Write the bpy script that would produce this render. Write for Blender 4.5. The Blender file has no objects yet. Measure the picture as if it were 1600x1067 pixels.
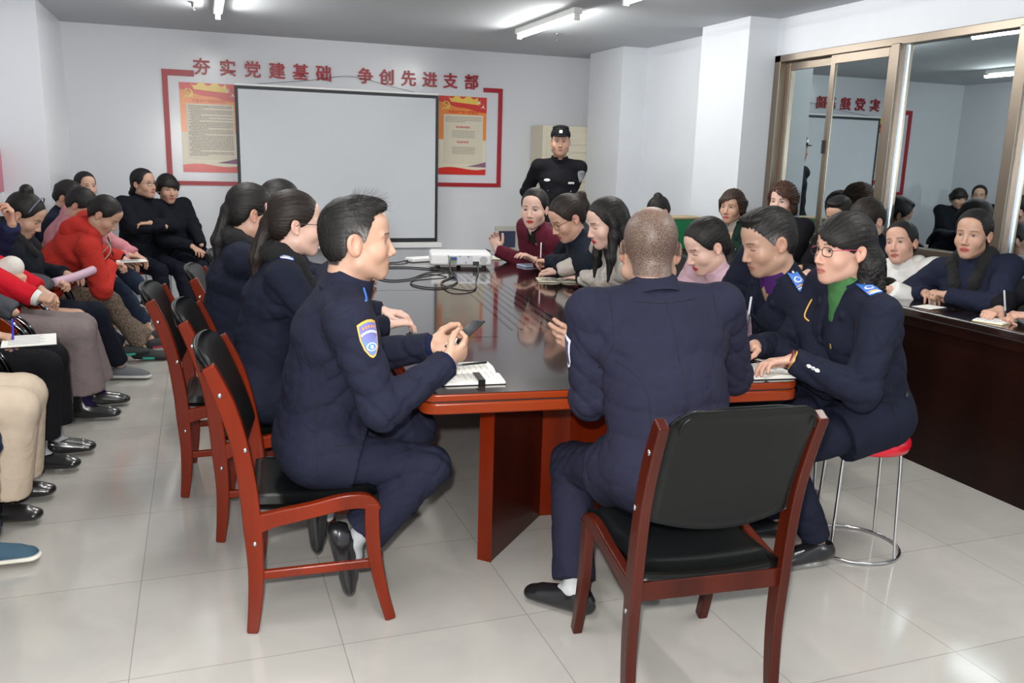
import bpy, math, random
import numpy as np
from mathutils import Vector, Matrix
from mathutils.bvhtree import BVHTree
random.seed(7); np.random.seed(7)
S = bpy.context.scene
COL = S.collection
R = math.radians

# ---------------------------------------------------------------- camera
cam_d = bpy.data.cameras.new('camera'); cam = bpy.data.objects.new('camera', cam_d); COL.objects.link(cam)
S.camera = cam
cam_d.sensor_width = 36.0; cam_d.lens = 36.0 * 1337.1 / 1600.0; cam_d.clip_start = 0.02
_yaw, _pitch, _roll = R(20.1), R(12.2), R(1.6)
def _campose():
    cy, sy, cp, sp, cr, sr = math.cos(_yaw), math.sin(_yaw), math.cos(_pitch), math.sin(_pitch), math.cos(_roll), math.sin(_roll)
    f = Vector((sy, cy, 0)); r = Vector((cy, -sy, 0)); u = Vector((0, 0, 1))
    F = f * cp - u * sp; U = u * cp + f * sp
    Rr = r * cr + U * sr; Uu = U * cr - r * sr
    m = Matrix((Rr, Uu, -F)).transposed().to_4x4()
    m.translation = Vector((0, 0, 1.47))
    return m
cam.matrix_world = _campose()

# ---------------------------------------------------------------- colour management, world, large lights
S.view_settings.view_transform = 'Standard'; S.view_settings.look = 'None'
S.view_settings.gamma = 1.0; S.view_settings.use_curve_mapping = False
S.view_settings.exposure = 0.68
S.cycles.use_denoising = True
S.cycles.max_bounces = 7; S.cycles.diffuse_bounces = 4; S.cycles.glossy_bounces = 4; S.cycles.transparent_max_bounces = 8
S.cycles.caustics_reflective = False; S.cycles.caustics_refractive = False
S.cycles.sample_clamp_indirect = 6.0
W = bpy.data.worlds.new('world'); S.world = W; W.use_nodes = True
W.node_tree.nodes['Background'].inputs[0].default_value = (0.60, 0.68, 0.80, 1)
W.node_tree.nodes['Background'].inputs[1].default_value = 0.6

def area(name, loc, rot, sx, sy, power, color=(1, 1, 1), shape='RECTANGLE'):
    l = bpy.data.lights.new(name, 'AREA'); l.shape = shape; l.size = sx; l.size_y = sy; l.energy = power; l.color = color
    o = bpy.data.objects.new(name, l); COL.objects.link(o); o.location = loc; o.rotation_euler = rot
    return o
# daylight falling in through the tall window behind the photographer (in the left wall)
area('daylight', (-1.36, -1.35, 1.5), (0, R(-90), 0), 1.7, 3.0, 34, (0.86, 0.93, 1.0))
# the photographer's flash, just above the lens
fl = bpy.data.lights.new('camera_flash', 'SPOT'); fl.energy = 210; fl.shadow_soft_size = 0.025; fl.spot_size = R(105); fl.spot_blend = 0.5
fl.color = (1.0, 0.97, 0.93)
fo = bpy.data.objects.new('camera_flash', fl); COL.objects.link(fo); fo.location = (-0.05, -0.02, 1.60)
fo.rotation_euler = cam.matrix_world.to_euler()

# ---------------------------------------------------------------- materials
def mat(name, col, rough=0.5, metal=0.0, spec=0.5, bump=0.0, bscale=40.0, var=0.0, vscale=5.0, coat=0.0, stretch=None, attr=None, sss=0.0, sheen=0.0, emit=None, detail=4, fold=0.0, fscale=9.0):
    m = bpy.data.materials.new(name); m.use_nodes = True
    nt = m.node_tree; N = nt.nodes; L = nt.links
    b = N['Principled BSDF']
    b.inputs['Base Color'].default_value = (*col, 1); b.inputs['Roughness'].default_value = rough
    b.inputs['Metallic'].default_value = metal; b.inputs['Specular IOR Level'].default_value = spec
    b.inputs['Coat Weight'].default_value = coat; b.inputs['Coat Roughness'].default_value = 0.05
    if sss: b.inputs['Subsurface Weight'].default_value = sss; b.inputs['Subsurface Radius'].default_value = (0.012, 0.004, 0.002); b.inputs['Subsurface Scale'].default_value = 1.0
    if sheen: b.inputs['Sheen Weight'].default_value = sheen; b.inputs['Sheen Roughness'].default_value = 0.5
    if emit: b.inputs['Emission Color'].default_value = (*emit[:3], 1); b.inputs['Emission Strength'].default_value = emit[3]
    tc = N.new('ShaderNodeTexCoord'); mp = N.new('ShaderNodeMapping')
    L.new(tc.outputs['Object'], mp.inputs[0])
    if stretch: mp.inputs['Scale'].default_value = stretch
    src = None
    if attr:
        a = N.new('ShaderNodeAttribute'); a.attribute_name = attr; src = a.outputs['Color']
        L.new(src, b.inputs['Base Color'])
    if var:
        n = N.new('ShaderNodeTexNoise'); n.inputs['Scale'].default_value = vscale; n.inputs['Detail'].default_value = 5
        L.new(mp.outputs[0], n.inputs['Vector'])
        mr = N.new('ShaderNodeMapRange'); mr.inputs['From Min'].default_value = 0.3; mr.inputs['From Max'].default_value = 0.7
        mr.inputs['To Min'].default_value = 1 - var; mr.inputs['To Max'].default_value = 1 + var
        L.new(n.outputs['Fac'], mr.inputs['Value'])
        mx = N.new('ShaderNodeVectorMath'); mx.operation = 'SCALE'
        if src: L.new(src, mx.inputs[0])
        else: mx.inputs[0].default_value = col
        L.new(mr.outputs[0], mx.inputs['Scale']); L.new(mx.outputs[0], b.inputs['Base Color'])
    if bump:
        n2 = N.new('ShaderNodeTexNoise'); n2.inputs['Scale'].default_value = bscale; n2.inputs['Detail'].default_value = detail
        L.new(mp.outputs[0], n2.inputs['Vector'])
        bp = N.new('ShaderNodeBump'); bp.inputs['Strength'].default_value = 1.0; bp.inputs['Distance'].default_value = bump
        L.new(n2.outputs['Fac'], bp.inputs['Height']); L.new(bp.outputs[0], b.inputs['Normal'])
        if fold:
            n3 = N.new('ShaderNodeTexNoise'); n3.inputs['Scale'].default_value = fscale; n3.inputs['Detail'].default_value = 2.5; n3.inputs['Distortion'].default_value = 1.4
            L.new(mp.outputs[0], n3.inputs['Vector'])
            b2 = N.new('ShaderNodeBump'); b2.inputs['Strength'].default_value = 1.0; b2.inputs['Distance'].default_value = fold
            L.new(n3.outputs['Fac'], b2.inputs['Height']); L.new(b2.outputs[0], bp.inputs['Normal'])
    return m
MATS = {}
def M(name, *a, **k):
    if name not in MATS: MATS[name] = mat(name, *a, **k)
    return MATS[name]

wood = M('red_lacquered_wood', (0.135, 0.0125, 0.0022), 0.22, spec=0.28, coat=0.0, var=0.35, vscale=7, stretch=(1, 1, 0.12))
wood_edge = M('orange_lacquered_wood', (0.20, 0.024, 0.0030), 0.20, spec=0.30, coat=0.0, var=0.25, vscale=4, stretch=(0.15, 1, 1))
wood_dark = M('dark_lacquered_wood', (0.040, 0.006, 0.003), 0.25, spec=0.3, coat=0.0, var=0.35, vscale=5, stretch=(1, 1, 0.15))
desk_wood = M('dark_desk_wood', (0.009, 0.0022, 0.0013), 0.33, spec=0.25, coat=0.0, var=0.5, vscale=4, stretch=(1, 1, 0.12))
table_top_m = M('polished_dark_tabletop', (0.022, 0.010, 0.009), 0.11, spec=0.8, coat=0.6, var=0.25, vscale=3, stretch=(1, 0.15, 1))
desk_top_m = M('polished_desk_top', (0.015, 0.008, 0.007), 0.10, spec=0.8, coat=0.5)
leather = M('black_leather', (0.004, 0.005, 0.005), 0.38, spec=0.25, bump=0.0003, bscale=160)
wood_deep = M('darker_red_wood', (0.050, 0.0065, 0.0025), 0.25, spec=0.3, var=0.4, vscale=7, stretch=(1, 1, 0.12))
chrome = M('chrome', (0.75, 0.75, 0.77), 0.12, metal=1.0)
red_plastic = M('red_plastic', (0.62, 0.008, 0.025), 0.25, coat=0.3)
white_plastic = M('white_plastic', (0.78, 0.79, 0.80), 0.35)
black_plastic = M('black_plastic', (0.012, 0.012, 0.014), 0.35)
black_rubber = M('black_rubber', (0.010, 0.010, 0.012), 0.45)
paper = M('paper', (0.80, 0.79, 0.74), 0.7)
cream_paper = M('cream_paper', (0.72, 0.68, 0.52), 0.7)
steel = M('silver_metal', (0.55, 0.55, 0.56), 0.28, metal=1.0)
gold = M('gold_trim', (0.75, 0.45, 0.10), 0.35, metal=0.7)

# ---------------------------------------------------------------- mesh helpers
class MB:
    def __init__(s): s.v = []; s.f = []
    def add(s, vs, fs):
        o = len(s.v); s.v += [tuple(p) for p in vs]; s.f += [tuple(i + o for i in f) for f in fs]
    def box(s, lo, hi, m=None):
        x0, y0, z0 = lo; x1, y1, z1 = hi
        vs = [Vector(p) for p in ((x0,y0,z0),(x1,y0,z0),(x1,y1,z0),(x0,y1,z0),(x0,y0,z1),(x1,y0,z1),(x1,y1,z1),(x0,y1,z1))]
        if m: vs = [m @ p for p in vs]
        s.add(vs, [(0,3,2,1),(4,5,6,7),(0,1,5,4),(1,2,6,5),(2,3,7,6),(3,0,4,7)])
    def prism(s, poly, z0, z1):
        n = len(poly)
        s.add([(x, y, z0) for x, y in poly] + [(x, y, z1) for x, y in poly],
              [tuple(range(n))[::-1], tuple(range(n, 2*n))] + [(i, (i+1) % n, n+(i+1) % n, n+i) for i in range(n)])
    def extr(s, poly, o, a, b, n, t):     # 2D outline in plane (a,b) at o, extruded t along n
        o, a, b, n = map(Vector, (o, a, b, n)); k = len(poly)
        v0 = [o + a*p + b*q for p, q in poly]; v1 = [p + n*t for p in v0]
        s.add(v0 + v1, [tuple(range(k))[::-1], tuple(range(k, 2*k))] + [(i, (i+1) % k, k+(i+1) % k, k+i) for i in range(k)])
    def tube(s, pts, r, seg=8, closed=False, caps=True):
        pts = [Vector(p) for p in pts]; n = len(pts)
        rs = r if isinstance(r, (list, tuple)) else [r]*n
        ring = []; up = None
        for i, p in enumerate(pts):
            a = pts[(i-1) % n] if (closed or i > 0) else p; b = pts[(i+1) % n] if (closed or i < n-1) else p
            t = (b - a).normalized() if (b-a).length > 1e-9 else Vector((0, 0, 1))
            if up is None:
                up = Vector((0, 0, 1)) if abs(t.z) < 0.9 else Vector((1, 0, 0))
            x = up - t*up.dot(t)
            if x.length < 1e-6: x = t.orthogonal()
            x.normalize(); up = x; y = t.cross(x)
            ring.append([p + (x*math.cos(2*math.pi*k/seg) + y*math.sin(2*math.pi*k/seg))*rs[i] for k in range(seg)])
        vs = [q for rr in ring for q in rr]; fs = []
        for i in range(n if closed else n-1):
            j = (i+1) % n
            for k in range(seg): fs.append((i*seg+k, i*seg+(k+1) % seg, j*seg+(k+1) % seg, j*seg+k))
        if caps and not closed:
            fs.append(tuple(range(seg))[::-1]); fs.append(tuple((n-1)*seg+k for k in range(seg)))
        s.add(vs, fs)
    def lathe(s, prof, o=(0,0,0), seg=24):
        o = Vector(o); n = len(prof); vs = []; fs = []
        for r, z in prof:
            for k in range(seg):
                a = 2*math.pi*k/seg; vs.append(o + Vector((r*math.cos(a), r*math.sin(a), z)))
        for i in range(n-1):
            for k in range(seg): fs.append((i*seg+k, i*seg+(k+1) % seg, (i+1)*seg+(k+1) % seg, (i+1)*seg+k))
        fs.append(tuple(range(seg))[::-1]); fs.append(tuple((n-1)*seg+k for k in range(seg)))
        s.add(vs, fs)
    def build(s, name, m, parent=None, bevel=0.0, smooth=False, segs=2, sub=0):
        me = bpy.data.meshes.new(name); me.from_pydata(s.v, [], s.f); me.update()
        o = bpy.data.objects.new(name, me); COL.objects.link(o)
        if m: me.materials.append(m)
        if parent: o.parent = parent
        if smooth or bevel:
            me.polygons.foreach_set('use_smooth', [True]*len(me.polygons))
        if bevel:
            bv = o.modifiers.new('bevel', 'BEVEL'); bv.width = bevel; bv.segments = segs; bv.limit_method = 'ANGLE'; bv.angle_limit = R(35); bv.harden_normals = True
        if sub:
            q = o.modifiers.new('sub', 'SUBSURF'); q.levels = sub; q.render_levels = sub
        return o
def spline(pts, n=8):
    P = [Vector(p) for p in pts]; out = []
    for i in range(len(P)-1):
        p0 = P[max(i-1, 0)]; p1 = P[i]; p2 = P[i+1]; p3 = P[min(i+2, len(P)-1)]
        for k in range(n):
            t = k/n
            out.append(0.5*((2*p1) + (p2-p0)*t + (2*p0-5*p1+4*p2-p3)*t*t + (3*p1-p0-3*p2+p3)*t**3))
    out.append(P[-1]); return out
def spline2(pts, n=6):
    return [(p.x, p.y) for p in spline([(a, b, 0) for a, b in pts], n)]
def empty(name, loc=(0,0,0), rz=0.0):
    o = bpy.data.objects.new(name, None); COL.objects.link(o); o.location = loc; o.rotation_euler = (0, 0, rz); o.empty_display_size = 0.1
    return o
def tag(o, label, cat, group=None):
    o['label'] = label; o['category'] = cat
    if group: o['group'] = group
    return o
def struct(name, mb, m, **k):
    o = mb.build(name, m, **k); o['kind'] = 'structure'; return o
def copy_tree(o, parent=None):
    c = o.copy(); COL.objects.link(c)
    if parent: c.parent = parent
    for ch in list(o.children): copy_tree(ch, c)
    return c
def text_obj(body, size, m, loc, rot, parent=None, name='lettering', extrude=0.004, offset=0.0, align='CENTER'):
    cu = bpy.data.curves.new(name, 'FONT'); cu.body = body; cu.size = size; cu.extrude = extrude; cu.offset = offset
    cu.align_x = align; cu.align_y = 'CENTER'; cu.resolution_u = 3
    q = bpy.data.objects.new('tmp', cu); COL.objects.link(q)
    dg = bpy.context.evaluated_depsgraph_get(); dg.update()
    me = bpy.data.meshes.new_from_object(q.evaluated_get(dg)); bpy.data.objects.remove(q)
    t = bpy.data.objects.new(name, me); COL.objects.link(t); t.location = loc; t.rotation_euler = rot
    me.materials.clear(); me.materials.append(m)
    if parent: t.parent = parent
    return t

# ---------------------------------------------------------------- room shell
CZ = 2.53; YB = 8.9; XL = -1.42; XR = 4.12; YF = -3.4
wall_m = M('white_gloss_wall_paint', (0.66, 0.68, 0.72), 0.22, spec=0.45, bump=0.002, bscale=2.2, detail=1)
wall_r = M('matt_wall_paint', (0.62, 0.65, 0.69), 0.55, var=0.03, vscale=2)
ceil_m = M('ceiling_paint', (0.52, 0.55, 0.58), 0.8, var=0.03, vscale=1)
def floor_material():
    m = bpy.data.materials.new('polished_floor_tiles'); m.use_nodes = True
    nt = m.node_tree; N = nt.nodes; L = nt.links; b = N['Principled BSDF']
    tc = N.new('ShaderNodeTexCoord'); mp = N.new('ShaderNodeMapping'); mp.inputs['Location'].default_value = (0.25, -2.38+0.6*10, 0)
    L.new(tc.outputs['Object'], mp.inputs[0])
    br = N.new('ShaderNodeTexBrick'); br.offset = 0.0; br.squash = 1.0
    br.inputs['Scale'].default_value = 1.0; br.inputs['Brick Width'].default_value = 0.6; br.inputs['Row Height'].default_value = 0.6
    br.inputs['Mortar Size'].default_value = 0.0016; br.inputs['Mortar Smooth'].default_value = 0.2
    br.inputs['Color1'].default_value = (0.43, 0.415, 0.385, 1); br.inputs['Color2'].default_value = (0.455, 0.44, 0.41, 1); br.inputs['Mortar'].default_value = (0.27, 0.25, 0.22, 1)
    L.new(mp.outputs[0], br.inputs['Vector'])
    n = N.new('ShaderNodeTexNoise'); n.inputs['Scale'].default_value = 2.6; n.inputs['Detail'].default_value = 8; n.inputs['Distortion'].default_value = 1.2
    L.new(mp.outputs[0], n.inputs['Vector'])
    mr = N.new('ShaderNodeMapRange'); mr.inputs['From Min'].default_value = 0.3; mr.inputs['From Max'].default_value = 0.7; mr.inputs['To Min'].default_value = 0.92; mr.inputs['To Max'].default_value = 1.05
    L.new(n.outputs['Fac'], mr.inputs['Value'])
    vm = N.new('ShaderNodeVectorMath'); vm.operation = 'SCALE'; L.new(br.outputs['Color'], vm.inputs[0]); L.new(mr.outputs[0], vm.inputs['Scale'])
    L.new(vm.outputs[0], b.inputs['Base Color'])
    n2 = N.new('ShaderNodeTexNoise'); n2.inputs['Scale'].default_value = 9; L.new(mp.outputs[0], n2.inputs['Vector'])
    mr2 = N.new('ShaderNodeMapRange'); mr2.inputs['To Min'].default_value = 0.07; mr2.inputs['To Max'].default_value = 0.15
    L.new(n2.outputs['Fac'], mr2.inputs['Value']); L.new(mr2.outputs[0], b.inputs['Roughness'])
    b.inputs['Specular IOR Level'].default_value = 0.6
    return m
def wall(name, boxes, m):
    mb = MB()
    for lo, hi in boxes: mb.box(lo, hi)
    return struct(name, mb, m)
wall('floor', [((-2.2, YF-.1, -.1), (7.5, YB+.2, 0))], floor_material())
wall('ceiling', [((XL-.1, YF-.1, CZ), (7.5, YB+.2, CZ+.1))], ceil_m)
wall('wall_back', [((XL-.1, YB, 0), (7.5, YB+.1, CZ))], wall_m)
wall('wall_front', [((XL-.1, YF-.1, 0), (XR+.2, YF, CZ))], wall_r)
# left wall with the tall window behind the photographer
wall('wall_left', [((XL-.1, 0.2, 0), (XL, YB, CZ)), ((XL-.1, YF, 0), (XL, -2.9, CZ)), ((XL-.1, -2.9, 0), (XL, 0.2, 0.6)), ((XL-.1, -2.9, 2.35), (XL, 0.2, CZ))], wall_m)
pw = MB()
for y in (-2.9, -1.9, -0.85, 0.14): pw.box((XL-.06, y, 0.6), (XL-.0, y+.06, 2.35))
pw.box((XL-.06, -2.9, 0.6), (XL, 0.2, 0.66)); pw.box((XL-.06, -2.9, 2.29), (XL, 0.2, 2.35))
struct('window_2', pw, M('bronze_aluminium', (0.20, 0.165, 0.13), 0.32, metal=0.7))
wall('trim_1', [((XL, 7.62, 0), (-1.09, YB, CZ))], wall_m)          # pillar in the far left corner
wall('trim_2', [((3.89, 7.75, 0), (4.2, 8.5, CZ))], wall_r)          # pillars on the right wall
wall('trim_3', [((3.89, 5.7, 0), (4.2, 6.35, CZ))], wall_r)
WX = 4.15                                                             # window wall inner face
W0, W1, WZ0, WZ1 = 1.2, 5.68, 0.93, 2.26
wall('wall_right', [((WX, 5.7, 0), (WX+.14, YB, CZ)), ((WX, YF, 0), (WX+.14, W0, CZ)),
                    ((WX, W0, 0), (WX+.14, 5.7, WZ0)), ((WX, W0, WZ1), (WX+.14, 5.7, CZ)), ((WX, W1, WZ0), (WX+.14, 5.7, WZ1))], wall_r)
# window band: bronze frame, sliding sashes, glass
bronze = M('bronze_aluminium', (0.20, 0.165, 0.13), 0.32, metal=0.7)
def glass_material():
    m = bpy.data.materials.new('tinted_glass'); m.use_nodes = True
    nt = m.node_tree; N = nt.nodes; L = nt.links; N.remove(N['Principled BSDF'])
    t = N.new('ShaderNodeBsdfTransparent'); t.inputs[0].default_value = (0.62, 0.74, 0.74, 1)
    g = N.new('ShaderNodeBsdfGlossy'); g.inputs['Color'].default_value = (0.80, 0.93, 0.96, 1); g.inputs['Roughness'].default_value = 0.01
    fr = N.new('ShaderNodeFresnel'); fr.inputs['IOR'].default_value = 2.1
    mr = N.new('ShaderNodeMath'); mr.operation = 'MULTIPLY'; mr.inputs[1].default_value = 2.2
    L.new(fr.outputs[0], mr.inputs[0]); ad = N.new('ShaderNodeMath'); ad.operation = 'ADD'; ad.inputs[1].default_value = 0.36; ad.use_clamp = True; L.new(mr.outputs[0], ad.inputs[0])
    mx = N.new('ShaderNodeMixShader'); L.new(ad.outputs[0], mx.inputs[0]); L.new(t.outputs[0], mx.inputs[1]); L.new(g.outputs[0], mx.inputs[2])
    L.new(mx.outputs[0], N['Material Output'].inputs[0]); return m
glass = glass_material()
fr = MB()
fr.box((WX-.03, W0, WZ1-.05), (WX+.12, W1, WZ1)); fr.box((WX-.03, W0, WZ0), (WX+.12, W1, WZ0+.06))
fr.box((WX-.03, W1-.07, WZ0), (WX+.12, W1, WZ1)); fr.box((WX-.03, W0, WZ0), (WX+.12, W0+.06, WZ1))
win = struct('window_1', fr, bronze, bevel=0.004)
MULL = [4.45, 3.54, 2.4]
for y in MULL: 
    q = MB(); q.box((WX-.045, y-.035, WZ0+.05), (WX+.10, y+.035, WZ1-.04)); q.build('mullion', bronze, win, bevel=0.005)
def sash(y0, y1, x, nm='sash'):
    q = MB(); w = .045
    for lo, hi in (((x, y0, WZ0+.06), (x+.03, y0+w, WZ1-.05)), ((x, y1-w, WZ0+.06), (x+.03, y1, WZ1-.05)), ((x, y0+w, WZ0+.06), (x+.03, y1-w, WZ0+.12)), ((x, y0+w, WZ1-.11), (x+.03, y1-w, WZ1-.05))):
        q.box(lo, hi)
    o = q.build(nm, bronze, win, bevel=0.003)
    g = MB(); g.box((x+.012, y0+w, WZ0+.12), (x+.018, y1-w, WZ1-.11)); g.build('pane', glass, o)
    return o
s1 = sash(4.485, 5.07, WX-.012); s2 = sash(5.02, 5.61, WX+.03)
q = MB(); q.box((WX-.03, 5.045, 1.55), (WX-.012, 5.06, 1.64)); q.build('latch', black_plastic, s1)
def fixed(y0, y1):
    g = MB(); g.box((WX+.012, y0, WZ0+.06), (WX+.018, y1, WZ1-.05)); g.build('pane', glass, win)
    g = MB(); g.box((WX-.004, y1-.018, WZ0+.06), (WX+.012, y1, WZ1-.05)); g.build('bead', steel, win)
fixed(3.575, 4.415); fixed(2.435, 3.505); fixed(1.26, 2.365)
# the dim neighbouring room seen through the glass
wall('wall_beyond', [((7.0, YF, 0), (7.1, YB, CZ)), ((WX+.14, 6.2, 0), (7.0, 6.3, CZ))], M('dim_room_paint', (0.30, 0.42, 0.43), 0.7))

area('next_room_fill', (5.6, 3.0, 2.4), (0, 0, 0), 1.5, 4.0, 45, (0.9, 1.0, 1.0))  # added fill without a lamp, brightens what shows through the glass
# ---------------------------------------------------------------- ceiling lamps
tube_m = M('lit_fluorescent_tube', (1, 1, 1), 0.4, emit=(1.0, 0.99, 0.95, 9.0))
lamp_body = M('white_enamel', (0.75, 0.76, 0.74), 0.35)
def tube_lamp(x, y, ang, label, L=1.24, power=10.5):
    t = empty('ceiling_lamp', (x, y, CZ), ang)
    b = MB(); b.box((-.035, -L/2, -.045), (.035, L/2, 0)); b.build('housing', lamp_body, t, bevel=.006)
    for sx in (-1, 1):
        pass
    e = MB(); e.tube([(0, -L/2+.03, -.068), (0, L/2-.03, -.068)], .014, 12); e.build('fluorescent_tube', tube_m, t, smooth=True)
    for s in (-1, 1):
        c = MB(); c.box((-.02, s*(L/2-.02)-.012, -.088), (.02, s*(L/2-.02)+.012, -.03)); c.build('lamp_holder', lamp_body, t, bevel=.003)
    for sg in (-1, 1):
        l = bpy.data.lights.new('tube_light', 'AREA'); l.shape = 'RECTANGLE'; l.size = .03; l.size_y = L; l.energy = power; l.color = (1, .985, .95)
        lo = bpy.data.objects.new('tube_light', l); COL.objects.link(lo); lo.parent = t; lo.location = (sg*.03, 0, -.075); lo.rotation_euler = (0, R(-48)*sg, 0)
    tag(t, label, 'lamp', 'fluorescent ceiling lamps'); return t
tube_lamp(0.20, 6.78, 0.0, 'fluorescent ceiling lamp at the upper left, seen end-on above the first red characters')
tube_lamp(2.62, 6.59, 0.0, 'fluorescent ceiling lamp near the back right, its whole tube in view')
tube_lamp(2.66, 4.70, 0.0, 'fluorescent ceiling lamp at the top edge, nearest to the window side')
for y, w in ((4.2, 'above the near end of the aisle'), (1.6, 'above the photographer on the left'), (-1.2, 'behind the photographer on the left')): tube_lamp(0.2, y, 0, 'fluorescent ceiling lamp out of view '+w)
for y, w in ((1.9, 'above the red stools, mirrored in the window'), (-1.2, 'behind the photographer on the right')): tube_lamp(2.72, y, 0, 'fluorescent ceiling lamp out of view '+w)
def sprinkler(x, y, label):
    t = empty('fire_sprinkler', (x, y, CZ))
    b = MB(); b.lathe([(.03, 0), (.03, -.006), (.012, -.01), (.010, -.035), (.004, -.04), (.004, -.055), (.016, -.056), (.016, -.060)], seg=12); b.build('sprinkler_head', steel, t, smooth=True)
    tag(t, label, 'sprinkler', 'ceiling sprinklers')
sprinkler(0.02, 7.17, 'small metal fire sprinkler on the ceiling left of the end-on lamp')
sprinkler(3.02, 7.31, 'small metal fire sprinkler on the ceiling right of the back lamp')
sprinkler(3.05, 4.9, 'small metal fire sprinkler on the ceiling at the top edge, right of the nearer lamp')

# ---------------------------------------------------------------- wall lettering, frame, posters, screen, cabinet
red_paint = M('red_acrylic', (0.36, 0.008, 0.02), 0.35)
RX = (R(90), 0, 0)
for i, (ch, x) in enumerate(zip('夯实党建基础争创先进支部', [.076, .31, .536, .762, .985, 1.206, 1.615, 1.834, 2.057, 2.278, 2.495, 2.723])):
    t = text_obj(ch, .158, red_paint, (x, YB-.012, 2.203), RX, name='red_character', extrude=.008, offset=.0028)
    where = ['at the far left end', 'second from the left', 'third from the left', 'fourth from the left', 'fifth from the left', 'sixth from the left, just before the gap', 'first after the gap above the screen',
             'second after the gap', 'third after the gap', 'fourth after the gap', 'second from the right end', 'at the far right end'][i]
    tag(t, 'red raised character %s on the back wall, %s' % (ch, where), 'lettering', 'red slogan characters on the back wall')
def strip_frame(label, pieces):
    mb = MB()
    for lo, hi in pieces: mb.box(lo, hi)
    o = mb.build('wall_frame', red_paint); return tag(o, label, 'frame')
y0, y1 = YB-.014, YB
strip_frame('red strip frame on the back wall around the left poster and screen', [((-.276, y0, 1.116), (-.227, y1, 2.175)), ((-.227, y0, 2.12), (.006, y1, 2.175)), ((-.227, y0, 1.116), (.40, y1, 1.155)),
      ((2.30, y0, 1.14), (3.07, y1, 1.18)), ((3.025, y0, 1.18), (3.07, y1, 2.165)), ((2.857, y0, 2.12), (3.025, y1, 2.165)), ((.40, y0, 1.12), (2.30, y1, 1.16))])

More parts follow.
